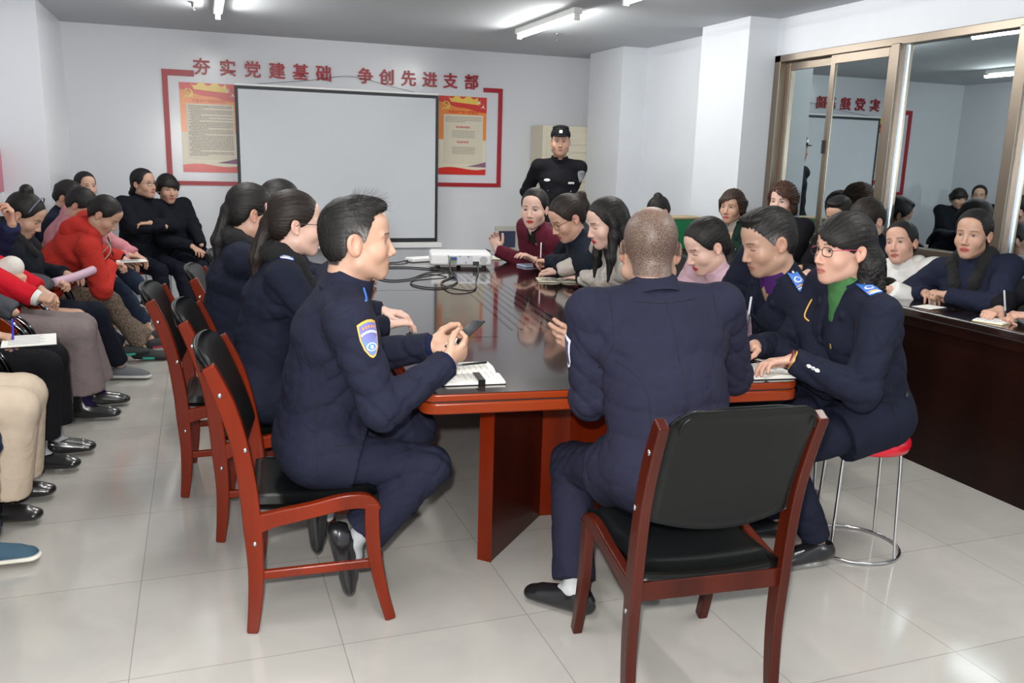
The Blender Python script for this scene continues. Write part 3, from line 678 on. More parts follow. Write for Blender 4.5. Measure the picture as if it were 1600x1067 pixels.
def mk(name, parts, m, parent=None, cols=None):
    off = 0; Ps = []; Qs = []; Cs = []
    for p in parts:
        P, Q = p[0], p[1]; Ps.append(P); Qs.append(Q+off); off += len(P)
        if cols: Cs.append(p[2])
    P = np.concatenate(Ps); Q = np.concatenate(Qs)
    me = bpy.data.meshes.new(name); me.vertices.add(len(P)); me.vertices.foreach_set('co', P.astype(f32).ravel())
    me.loops.add(Q.size); me.loops.foreach_set('vertex_index', Q.astype(np.int32).ravel())
    me.polygons.add(len(Q)); me.polygons.foreach_set('loop_start', np.arange(0, Q.size, 4, dtype=np.int32)); me.update(calc_edges=True)
    me.polygons.foreach_set('use_smooth', np.ones(len(Q), bool))
    if cols:
        c = me.color_attributes.new('Col', 'FLOAT_COLOR', 'POINT'); A = np.ones((len(P), 4), f32); CC = np.concatenate([q_ if q_.shape[1] == 4 else np.hstack([q_, np.ones((len(q_), 1))]) for q_ in Cs]); A[:, :] = CC; c.data.foreach_set('color', A.ravel())
    me.materials.append(m); o = bpy.data.objects.new(name, me); COL.objects.link(o)
    if parent: o.parent = parent
    return o
def sm(x, a, b): t = np.clip((x-a)/(b-a), 0, 1); return t*t*(3-2*t)
SKIN = {'m': (.49, .295, .21), 'w': (.56, .33, .245), 'p': (.64, .42, .34), 't': (.41, .25, .18)}
skin_mat = mat('skin', (.6, .4, .3), .46, spec=.38, attr='Col', sss=.10, bump=.0003, bscale=300)
def _stubble():
    nt = skin_mat.node_tree; N = nt.nodes; L = nt.links; b = N['Principled BSDF']
    at = [n for n in N if n.type == 'ATTRIBUTE'][0]; tc = [n for n in N if n.type == 'TEX_COORD'][0]
    n = N.new('ShaderNodeTexNoise'); n.inputs['Scale'].default_value = 380; n.inputs['Detail'].default_value = 2; L.new(tc.outputs['Object'], n.inputs['Vector'])
    r = N.new('ShaderNodeMapRange'); r.inputs['From Min'].default_value = .38; r.inputs['From Max'].default_value = .58; L.new(n.outputs['Fac'], r.inputs['Value'])
    iv = N.new('ShaderNodeMath'); iv.operation = 'SUBTRACT'; iv.inputs[0].default_value = 1; L.new(at.outputs['Alpha'], iv.inputs[1])
    mu = N.new('ShaderNodeMath'); mu.operation = 'MULTIPLY'; L.new(iv.outputs[0], mu.inputs[0]); L.new(r.outputs[0], mu.inputs[1])
    mx = N.new('ShaderNodeMix'); mx.data_type = 'RGBA'; L.new(mu.outputs[0], mx.inputs[0]); L.new(at.outputs['Color'], mx.inputs[6]); mx.inputs[7].default_value = (.018, .014, .013, 1); L.new(mx.outputs[2], b.inputs['Base Color'])
_stubble()
def cloth(col, rough=.85, bump=.0004, bscale=500, sheen=.0, var=.06, fold=.006, fscale=12): 
    nm = 'cloth_%02x%02x%02x_%d' % (*[min(255, int(c*255*2)) for c in col], int(rough*10))
    return M(nm, col, rough, bump=bump, bscale=bscale, sheen=sheen, var=var, vscale=12, spec=.15, fold=fold, fscale=fscale)
def hair_material(name, col, grey=0.0):
    if name in MATS: return MATS[name]
    m = bpy.data.materials.new(name); m.use_nodes = True; nt = m.node_tree; N = nt.nodes; L = nt.links; b = N['Principled BSDF']
    b.inputs['Base Color'].default_value = (*col, 1); b.inputs['Roughness'].default_value = .55; b.inputs['Specular IOR Level'].default_value = .32
    a = N.new('ShaderNodeAttribute'); a.attribute_name = 'Flow'
    n = N.new('ShaderNodeTexNoise'); n.inputs['Scale'].default_value = 1.0; n.inputs['Detail'].default_value = 3
    L.new(a.outputs['Vector'], n.inputs['Vector'])
    bp = N.new('ShaderNodeBump'); bp.inputs['Strength'].default_value = .9; bp.inputs['Distance'].default_value = .0022
    L.new(n.outputs['Fac'], bp.inputs['Height']); L.new(bp.outputs[0], b.inputs['Normal'])
    cr = N.new('ShaderNodeValToRGB'); cr.color_ramp.elements[0].position = .35; cr.color_ramp.elements[1].position = .72
    cr.color_ramp.elements[0].color = (*[c*.35 for c in col], 1); g = [c*2.0+grey*.22 for c in col]; cr.color_ramp.elements[1].color = (*g, 1)
    L.new(n.outputs['Fac'], cr.inputs[0])
    at = N.new('ShaderNodeAttribute'); at.attribute_name = 'Col'
    mx = N.new('ShaderNodeMix'); mx.data_type = 'RGBA'; mx.blend_type = 'ADD'; mx.inputs[0].default_value = 1.0
    L.new(cr.outputs[0], mx.inputs[6]); L.new(at.outputs['Color'], mx.inputs[7]); L.new(mx.outputs[2], b.inputs['Base Color'])
    MATS[name] = m; return m

def head_basis(yaw, pitch, roll):     # world columns: right, forward, up
    y, p, r = R(yaw), R(pitch), R(roll)
    f = V3(math.cos(y)*math.cos(p), math.sin(y)*math.cos(p), -math.sin(p)); rt0 = V3(math.sin(y), -math.cos(y), 0); u0 = np.cross(rt0, f)
    rt = rt0*math.cos(r)-u0*math.sin(r); u = np.cross(rt, f)
    return np.stack([rt, f, u], 1)

HL_Z = [-.2, -.080, -.075, -.05, -.02, -.010, 0, .03, .055, .075, .088, .1]
HL_M = [-1, -1, -.056, -.048, -.030, .004, .014, .030, .050, .066, .075, .2]
HL_W = [-1, -1, -.056, -.048, -.030, .008, .026, .048, .058, .067, .075, .2]
HL_R = [-1, -1, -.056, -.048, -.032, .006, .016, .026, .034, .042, .055, .080]
def head_part(sp, c, B, nb, res):
    sc = sp.get('hs', 1.0); fem = sp.get('sex', 'f') == 'f'
    nbl = B.T@(np.array(nb)-c)/sc
    v = Vol((-.105, -.125, min(-.20, nbl[2]-.03)), (.105, .135, .135), res/sc)
    wj = .86 if fem else 1.02; fat = sp.get('fat', 1.0)
    v.ell((0, -.014, .034), (.075, .096, .082), .02)
    v.ell((0, .026, -.028), (.061*fat, .064, .084), .03)
    v.ell((0, .032, .052), (.058, .054, .046), .02)
    for s in (-1, 1):
        v.cap((s*.046*wj*fat, .0, -.066), (s*.014, .062, -.100), .024, .016, .025)
        v.ell((s*.038, .052, -.034), (.025*fat, .027, .027), .02)
        v.cap((s*.014, .079, .021), (s*.044, .066, .020), .008, .007, .014)
    v.ell((0, .066, -.098), (.021*wj, .019, .017), .018)
    v.ell((0, .066, -.066), (.033, .023, .03), .018)
    for s in (-1, 1): v.ell((s*.031, .092, .001), (.019, .014, .0115), .010, sub=True)
    for s in (-1, 1): v.ell((s*.031, .0655, .000), (.0165, .0145, .0115), .004)
    nl = sp.get('nose', 1.0)
    v.cap((0, .082, .010), (0, .083+.021*nl, -.036), .0065, .0095, .010)
    for s in (-1, 1): v.ell((s*.011, .092, -.041), (.0085, .011, .0075), .006)
    v.cap((-.019, .0805, -.0655), (.019, .0805, -.0655), .0050, .0050, .008); v.ell((0, .087, -.066), (.018, .007, .005), .006)
    v.ell((0, .086, -.0755), (.016, .0075, .0055), .005)
    for s in (-1, 1): v.ell((s*.011, .100, -.0705), (.012, .010, .0012), .003, sub=True)
    er = sp.get('ear', 1.0 if fem else 1.12)
    for s in (-1, 1):                                 # ears
        Rr = head_basis(90+s*-22, 0, 0); 
        v.ell((s*.077, -.015, -.010), (.0070*er, .018*er, .028*er), .006, rot=[[.93, s*.35, 0], [-s*.35, .93, .15], [0, -.15, .98]])
        v.ell((s*(.0865+.002*(er-1)), -.011, -.004), (.008, .010*er, .017*er), .003, sub=True)
        v.ell((s*.078, -.006, -.033), (.006, .007, .008), .005)
    v.cap((0, -.028, -.03), nbl+np.array([0, 0, 0]), .052 if not fem else .044, .060 if not fem else .052, .03)
    if not fem: v.ell((0, .018, -.125), (.010, .012, .014), .02)
    P, Q = v.mesh()
    x, y, z = P.T; n = len(P)
    base = np.array(SKIN[sp.get('skin', 'w')]); col = np.tile(base, (n, 1))
    def mixc(w, c2):
        nonlocal col
        col = col*(1-w[:, None])+np.array(c2)*w[:, None]
    e = max(res*.6, .0012)
    ck = np.exp(-(((np.abs(x)-.042)/.022)**2+((z+.035)/.022)**2))*(y > .02); mixc(ck*.25, base*[1.05, .78, .75])
    mixc(np.exp(-((x/.014)**2+((z+.04)/.014)**2))*(y > .08)*.25, base*[1.05, .75, .7])
    mixc(sm(np.abs(x), .070, .076)*(np.abs(y) < .035)*(z > -.05)*(z < .03)*.35, base*[1.05, .7, .65])
    lip = sp.get('lip', (.42, .12, .10) if fem else (.36, .15, .12))
    d = ((x/.0235)**2+((z+.0705)/.0115)**2); mixc((1-sm(d, .75, 1.25))*(y > .072), lip)
    mixc((1-sm(np.abs(z+.0703), .0006, e+.0008))*(np.abs(x) < .021)*(y > .07)*.7, np.array(lip)*.3)
    br = sp.get('brow', (.05, .035, .03)); bz = .0235-((np.abs(x)-.028)/.03)**2*.005
    mixc((1-sm(np.abs(z-bz), .0018, .0035+e*.5))*(1-sm(np.abs(np.abs(x)-.031), .015, .019))*(y > .05)*.85, br)
    if sp.get('lids', 0):       # looking down: closed-looking lids with a dark lash line
        mixc((1-sm(np.abs(z+.0045+((np.abs(x)-.031)/.014)**2*-.003), .0008, .002+e*.4))*(1-sm(np.abs(np.abs(x)-.031), .012, .015))*(y > .05)*.9, (.03, .02, .02))
    else:
        ex = (np.abs(x)-.031)/.0128; ez = (z-.000)/.0048
        eye = (1-sm(ex**2+ez**2, .7, 1.25))*(y > .05); mixc(eye, (.42, .37, .35))
        gz = sp.get('gaze', 0)*.004; ir = (1-sm(np.hypot(np.where(x > 0, x-.031, x+.031)-gz, z-.0005), .0055, .0072))*eye; mixc(ir, (.02, .012, .01))
        lid = (1-sm(np.abs(z-.0046*np.sqrt(np.clip(1-ex**2, 0, 1))-.0006), .0007, .0018+e*.4))*(np.abs(ex) < 1.1)*(y > .05); mixc(lid*.9, (.03, .02, .018))
        mixc((1-sm(np.abs(z+.0046*np.sqrt(np.clip(1-ex**2, 0, 1))+.0004), .0004, .0012+e*.4))*(np.abs(ex) < 1.0)*(y > .05)*.45, (.12, .06, .05))
    stub = np.zeros(n)
    hy = sp.get('hair', {}); st = hy.get('style')
    hl = np.interp(z, HL_Z, HL_R if hy.get('recede') else (HL_W if fem else HL_M))
    if st == 'buzz':
        w = sm(hl-y, -.004, .010)*sm(z, -.085, -.068); w *= 1-.60*np.exp(-((x/.045)**2+((y+.02)/.05)**2))*(z > .07); mixc(w*.62, (.085, .066, .058)); stub = w*.85
    elif st == 'none': pass
    else:
        w = sm(hl-y, .0, .010)*sm(z, -.08, -.070)*(1-(((y+.014)/.026)**2+((z+.012)/.036)**2 < 1)*(np.abs(x) > .060)); mixc(w, (.03, .02, .018))
    if not fem and sp.get('beard', .12): mixc((1-sm(np.hypot(x/1.15, z+.085), .02, .045))*(y > .03)*sp.get('beard', .12)*(np.abs(z+.07) > .008), (.12, .09, .08))
    W = c+(P*sc)@B.T
    return (W, Q, np.hstack([col, (1-stub)[:, None]]))

def hair_part(sp, c, B, res, parent):
    h = sp.get('hair'); 
    if not h or h['style'] in ('none', 'buzz'): return
    st = h['style']; sc = sp.get('hs', 1.0); t = h.get('t', .010); g = B.T@V3(0, 0, -1)
    if st in ('short',): t = h.get('t', .008)
    ln = h.get('len', .25); lo = np.array((-.14, -.22, -.12)); hi = np.array((.14, .13, .17))
    tips = [g*ln, g*ln+V3(0, -.1, 0)]
    if st in ('long', 'pony', 'curly', 'lowpony'):
        for q in tips: lo = np.minimum(lo, q-.09); hi = np.maximum(hi, q+.06)
    v = Vol(lo, hi, res/sc)
    def Z(z): return z
    v.ell((0, -.016, .036), (.0765+t*(.55 if st == 'short' else .9), .096+t*.9, .083+t*1.1), .012)
    v.ell((0, -.048, -.018), (.062+t*.6, .052+t, .058), .03)
    X, Y, Zz = v._xyz((slice(None),)*3)
    hl = np.interp(Zz, HL_Z, HL_R if h.get('recede') else (HL_W if sp.get('sex', 'f') == 'f' else HL_M))+h.get('dy', 0)
    wob = .0012*np.sin(X*230)
    part = h.get('part', 0)
    lim = (Y-hl-wob)*.75
    v.F = np.maximum(v.F, lim.astype(f32))
    if st == 'short':
        v.ell((0, .020, .105), (.060, .058, .022), .02)
        if h.get('tuft'): v.ell((.01, .040, .098), (.045, .034, .012), .015); v.ell((0, .02, .110), (.05, .05, .012), .015)
    if h.get('bangs'):
        v2 = Vol(lo, hi, res/sc); v2.ell((0, .018, .036), (.082, .082, .068), .01)
        zb = h['bangs']; cut = (zb+.0025*np.sin(X*190)+.002*np.sin(X*410)-np.abs(X)*.10+X*h.get('sweep', .25))-Zz
        v2.F = np.maximum(v2.F, (cut*.8+0*Y).astype(f32)); v2.F = np.maximum(v2.F, (.0-Y+0*X).astype(f32))
        kk = .008; hh = np.clip(.5+.5*(v.F-v2.F)/kk, 0, 1); v.F = v.F+(v2.F-v.F)*hh-kk*hh*(1-hh)
    s_sides = (-1, 1)
    if st not in ('bob', 'shortw', 'long'):
        for s in s_sides: v.ell((s*.086, -.013, -.012), (.032, .021*sp.get('ear', 1.0), .032*sp.get('ear', 1.0)), .005, sub=True)
    def chain(pts, rs, k=.015):
        for i in range(len(pts)-1): v.cap(pts[i], pts[i+1], rs[i], rs[i+1], k)
    if st in ('bob', 'shortw'):
        dn = h.get('len', .10)
        for s in s_sides:
            v.ecap((s*.078, -.012, .04), (s*.079, -.004, .04-dn), (0, 1, 0), (.050, .018), (.036, .014), .02)
        v.ecap((0, -.072, .03), (0, -.072, .03-dn*1.05), (1, 0, 0), (.080, .042), (.066, .028), .03)
    if st == 'curly':
        chain([V3(0, -.085, .0), V3(0, -.11, -.05), V3(0, -.115, -.05)+g*ln*.7, V3(0, -.11, -.05)+g*ln*1.2], [.05, .055, .062, .035])
        for s in s_sides: chain([V3(s*.05, -.06, -.02), V3(s*.062, -.062, -.07), V3(s*.06, -.05, -.07)+g*ln*.8], [.04, .038, .022])
    if st == 'long':
        for s in s_sides:
            e = V3(s*.078, .012 if h.get('front') else -.02, -.06); q = e+g*(ln*.45)+V3(s*.006, .01, 0); q2 = q+g*(ln*.45)+V3(-s*.004, .012, 0)
            chain([V3(s*.068, .010, .06), V3(s*.080, -.004, .0), e, q, q2], [.020, .022, .026, .024, .006])
            chain([V3(s*.05, -.05, .03), V3(s*.06, -.065, -.06), V3(s*.06, -.07, -.06)+g*ln*.6, V3(s*.05, -.07, -.06)+g*ln], [.04, .038, .034, .010])
        chain([V3(0, -.085, .02), V3(0, -.095, -.08), V3(0, -.09, -.08)+g*ln*.6, V3(0, -.085, -.08)+g*ln], [.045, .045, .036, .010])
    if st in ('pony', 'lowpony'):
        hz = h.get('hz', .035 if st == 'pony' else -.045); a = V3(0, -.090, hz)
        b1 = a+V3(0, -h.get('out', .016), -.008); sw = h.get('swing', (0, 0, 0))
        b2 = b1+g*ln*.5+V3(0, -.02, 0)+np.array(sw)*.5; b3 = b1+g*ln+np.array(sw)
        chain([V3(0, -.080, hz-.002), a, b1, b2, b3], [.030, .019, .025, h.get('vol', .030), .007], .014)
    if st == 'bun' or h.get('bun'):
        bp = h.get('bunpos', (0, -.085, .085)); v.ell(bp, (.042, .036, .036), .008)
    idx = np.nonzero(np.abs(v.F) < .02); px, py, pz = [v.ax[i][idx[i]] for i in range(3)]
    if 1:
        th = np.arctan2(px, pz+.02)*.085; low = sm(-pz, .02, .06)
        ds = (.0007*np.sin(520*th+2*np.sin(30*py))+.0005*np.sin(1050*th))*(1-low)+(.0014*np.sin(310*px+200*py)+.0008*np.sin(700*px-300*py))*low
        if st == 'curly': ds = ds*(1-low)+low*.004*np.sin(140*px+4*np.sin(90*pz))*np.sin(150*pz+3*np.sin(110*py))
    v.F[idx] += (ds*h.get('rough', 1.0)).astype(f32)
    P, Q = v.mesh()
    if not len(P): return
    x, y, z = P.T; th = np.arctan2(x, z+.02); low = sm(-z, .0, .05); flow = np.stack([th*26*(1-low)+x*330*low, y*22+low*y*260, z*8*low], 1)
    col = np.zeros((len(P), 3)); gr = h.get('grey', 0)
    if gr:
        w = (1-sm(z, -.01, .055))*sm(np.abs(x), .045, .065)*sm(y, -.055, .01); nz = .5+.5*np.sin(th*700+z*300)*np.sin(y*800)
        col += (w*gr*(.35+.65*nz))[:, None]*np.array((.30, .28, .27))
    o = mk('hair', [(c+(P*sc)@B.T, Q, col)], hair_material('hair_'+h.get('cn', 'black'), h.get('color', (.010, .008, .008))), parent, cols=True)
    a = o.data.attributes.new('Flow', 'FLOAT_VECTOR', 'POINT'); a.data.foreach_set('vector', flow.astype(f32).ravel())
    nn_ = h.get('strands', int(np.clip(5200-1500*max(0, np.linalg.norm(c-V3(0, 0, 1.47))-2.4), 700, 5200)))
    hair_strands(o, P, Q, st, h, g, nn_, c, B, sc, sp.get('lowres'))
    if h.get('tie'):
        mb = MB(); a = V3(0, -.112, .045 if st == 'pony' else -.045)
        mb.tube([tuple(c+B@((a+V3(.018*math.cos(q), 0, .018*math.sin(q)))*sc)) for q in np.linspace(0, 2*math.pi, 12, endpoint=False)], .006, 6, closed=True); mb.build('hair_tie', M('pink_tie', (.6, .35, .33), .6), o, smooth=True)

def hair_strands(o, P, Q, st, h, g, n, c, B, sc, _):
    bv = BVHTree.FromPolygons([tuple(p) for p in P], [tuple(int(i) for i in q) for q in Q]); rnd = np.random.RandomState(len(P) % 997)
    tie = {'pony': V3(0, -.10, h.get('hz', .035)), 'lowpony': V3(0, -.10, h.get('hz', -.045)), 'bun': np.array(h.get('bunpos', (0, -.085, .085)))-V3(0, .0, .01), 'curly': V3(0, -.10, -.04)}.get(st)
    pk = P[rnd.choice(len(P), n)]; V, F = [], []; L = h.get('sl', .045 if st != 'short' else .030)
    for p in pk:
        p = Vector(p); lo_, no, _i, _d = bv.find_nearest(p)
        if no is None: continue
        jit = Vector(rnd.normal(0, {'curly': .3, 'short': .22}.get(st, .10), 3)); pts = [(p+no*.0003, no)]; up = rnd.rand(); ll = L*rnd.uniform(.6, 1.2); top = p.z > .075
        tuft = h.get('tuft') and p.z > .095 and -.03 < p.y < .06; nst = 4
        for k in range(nst):
            q = pts[-1][0]
            if tie is not None and q.y > tie[1]-.004 and not (st == 'curly' and q.z < -.04): d = Vector(tie)-q
            elif st == 'short':
                d = (q-Vector((0, -.045, .13))); d = d.normalized()+Vector((0, .55 if q.z > .06 else .15, 0))
                if q.y < -.04: d = Vector((q.x*.5, -.15, -1))
            elif q.z > .04 and tie is None: d = Vector((math.copysign(.9, q.x), -.1, -.5))
            else: d = Vector(g)
            d = d.normalized()+jit; d = (d-no*d.dot(no)).normalized()
            q2 = q+d*ll/nst; 
            if tuft and up > .55: q2 += no*(.0035*(k+.5)); pts.append((q2, no)); continue
            lc, n2, _i, _d = bv.find_nearest(q2)
            if lc is None: break
            lift = .0004+.0011*up*(k+1)/nst*((4.5 if q.z > .02 else 2) if st == 'short' else (2.2 if up > .93 else 1)); no = n2; pts.append((lc+n2*lift, n2))
        if len(pts) < 3: continue
        w = .00075; b0 = len(V)
        for k, (q, n1) in enumerate(pts):
            t = (pts[min(k+1, len(pts)-1)][0]-pts[max(k-1, 0)][0]); sd = t.cross(n1)
            sd = sd.normalized()*w*(1-.8*(k/(len(pts)-1))**2) if sd.length > 1e-9 else Vector((w, 0, 0))
            V.append(q-sd); V.append(q+sd)
        for k in range(len(pts)-1): a = b0+2*k; F.append((a, a+1, a+3, a+2))
    if not F: return
    V = np.array([tuple(v_) for v_ in V]); fl = np.repeat(rnd.rand(n, 3)*50, 10, axis=0)[:len(V)]
    gr = h.get('grey', 0); col = np.zeros((len(V), 3))
    if gr:
        x, y, z = V.T; w_ = (1-sm(z, .0, .06))*sm(np.abs(x), .045, .065)*sm(y, -.06, .01); col += (w_*gr*(.2+.8*(np.repeat(rnd.rand(n), 10)[:len(V)] > .45)))[:, None]*np.array((.34, .32, .31))
    q = mk('hair_strands', [(c+(V*sc)@B.T, np.array(F), col)], o.data.materials[0], o, cols=True)
    if len(fl) < len(V): fl = np.resize(fl, (len(V), 3))
    a = q.data.attributes.new('Flow', 'FLOAT_VECTOR', 'POINT'); a.data.foreach_set('vector', fl.astype(f32).ravel())
    if st == 'curly':
        mb = MB()
        for k in range(70):
            an = rnd.uniform(-2.6, 2.6)-math.pi/2; rr = rnd.uniform(.03, .062); p0 = V3(rr*math.cos(an)*1.15, -.075+rr*math.sin(an)*.8, rnd.uniform(-.06, -.02)); ph = rnd.uniform(0, 6); Ln = rnd.uniform(.08, .16); cr_ = rnd.uniform(.007, .012)
            pts = []
            for t in np.linspace(0, 1, 16):
                b = p0+g*Ln*t; pts.append(tuple(c+B@((b+V3(math.cos(ph+t*11), math.sin(ph+t*11), 0)*cr_*(.4+t*.8))*sc)))
            mb.tube(pts, [.0042*(1-.6*t) for t in np.linspace(0, 1, 16)], 5)
        mb.build('curls', o.data.materials[0], o, smooth=True)
def collar(parent, N, nd, r, f, rad, gap, h, m, spread=.022, name='collar', z0=-.024, drop=.016):
    n = 30; vs = []; fs = []
    for i in range(n+1):
        a = -math.pi+R(gap)+(2*math.pi-2*R(gap))*i/n; fr = (1-math.cos(a))/2       # 0 at back, 1 at front
        dr = -f*math.cos(a)+r*math.sin(a); cen = N-nd*drop*fr+f*.006
        pr = [(rad, z0), (rad*.985, h*(1-.25*fr)), (rad+.0055, h*(1-.25*fr)), (rad+spread*(.7+.5*fr), z0-.012*fr), (rad+spread*(.7+.5*fr)-.005, z0-.016*fr)]
        for a_, b_ in pr: vs.append(cen+dr*a_+nd*b_)
    k = 5
    for i in range(n):
        for j in range(k): fs.append((i*k+j, (i+1)*k+j, (i+1)*k+(j+1) % k, i*k+(j+1) % k))
    fs.append(tuple(range(k))); fs.append(tuple(n*k+j for j in range(k))[::-1])
    mb = MB(); mb.add(vs, fs); return mb.build(name, m, parent, bevel=.002, segs=2)
def cap_hat(parent, c, B, sc, m):
    v = Vol((-.12, -.14, .0), (.12, .16, .17), .004); v.ell((0, -.014, .055), (.086, .106, .078), .01); v.ell((0, -.01, .118), (.070, .085, .020), .02); v.plane((0, 0, .040), (0, .12, -1)); v.ell((0, .088, .047), (.060, .050, .006), .004)
    P, Q = v.mesh(); o = mk('cap', [(c+(P*sc)@B.T, Q)], m, parent)
    mb = MB(); mb.box((-.014, .085, .072), (.014, .094, .098), Matrix.Translation(Vector(c)) @ Matrix(B.tolist()).to_4x4()); mb.build('cap_badge', M('badge_white', (.7, .72, .72), .4), o, bevel=.002)
    return o
def hand_part(W, fd, pn, side, pose, res, sc, skin, EL):
    f = nrm(fd); n = nrm(np.array(pn)-f*np.dot(pn, f)); s = np.cross(f, n) if side == 'R' else np.cross(n, f)
    Bm = np.stack([s, f, n], 1)            # local x thumb side, y fingers, z palm normal
    v = Vol((-.065, -.09, -.05), (.085, .20, .10), res/sc)
    el = Bm.T@(np.array(EL)-W)/sc; el = nrm(el)*.085
    v.cap((0, 0, 0), el, .024, .030, .02)
    v.ecap((.0, .008, 0), (0, .078, .002), (1, 0, 0), (.027, .017), (.038, .0135), .012, end=.012)
    v.ell((.022, .030, .012), (.016, .028, .014), .012)
    P = {'relax': (18, 32, 22), 'fist': (62, 85, 50), 'pen': (38, 48, 25), 'flat': (4, 8, 6), 'hold': (30, 46, 34), 'open': (10, 22, 14), 'clasp': (35, 55, 30)}[pose]
    kx = (.030, .010, -.010, -.029); ln = (.071, .079, .073, .057); rr = (.0088, .0092, .0087, .0076)
    for i in range(4):
        cu = [a*(1+(.16*i if pose in ('pen', 'hold', 'fist') else .05*i)) for a in P]
        if pose == 'pen' and i == 0: cu = (34, 34, 12)
        if pose == 'open': cu = [(8, 25, 20), (14, 30, 22), (26, 42, 26), (34, 48, 30)][i]
        p = V3(kx[i], .078-abs(kx[i]-.008)*.22, .001); a = 0; spd = (kx[i])*1.6*(1 if pose in ('open', 'flat', 'relax') else .3)
        r = rr[i]
        for j, fr in enumerate((.46, .30, .24)):
            a += R(min(cu[j], 95)); d = V3(spd*1.8, math.cos(a), math.sin(a)); q = p+nrm(d)*ln[i]*fr
            v.cap(p, q, r, r*.92, .004 if j else .008); p = q; r *= .92
    tb = V3(.024, .018, .006)
    if pose in ('pen', 'hold', 'fist', 'clasp'): ds = [V3(.55, .70, .45), V3(.10, .85, .45), V3(-.25, .85, .30)]
    elif pose == 'open': ds = [V3(.80, .50, .15), V3(.62, .78, -.02), V3(.5, .86, -.15)]
    else: ds = [V3(.62, .72, .22), V3(.35, .9, .20), V3(.15, .95, .18)]
    p = tb; r = .0135
    for d, L in zip(ds, (.040, .033, .026)):
        q = p+nrm(d)*L; v.cap(p, q, r, r*.86, .008 if p is tb else .004); p = q; r *= .86
    Pm, Q = v.mesh(); col = np.tile(np.array(SKIN[skin]), (len(Pm), 1))
    k = sm(Pm[:, 1], .05, .13)[:, None]; col = col*(1-k*.3)+col*np.array([1.06, .84, .8])*k*.3
    return (W+(Pm*sc)@Bm.T, Q, col)

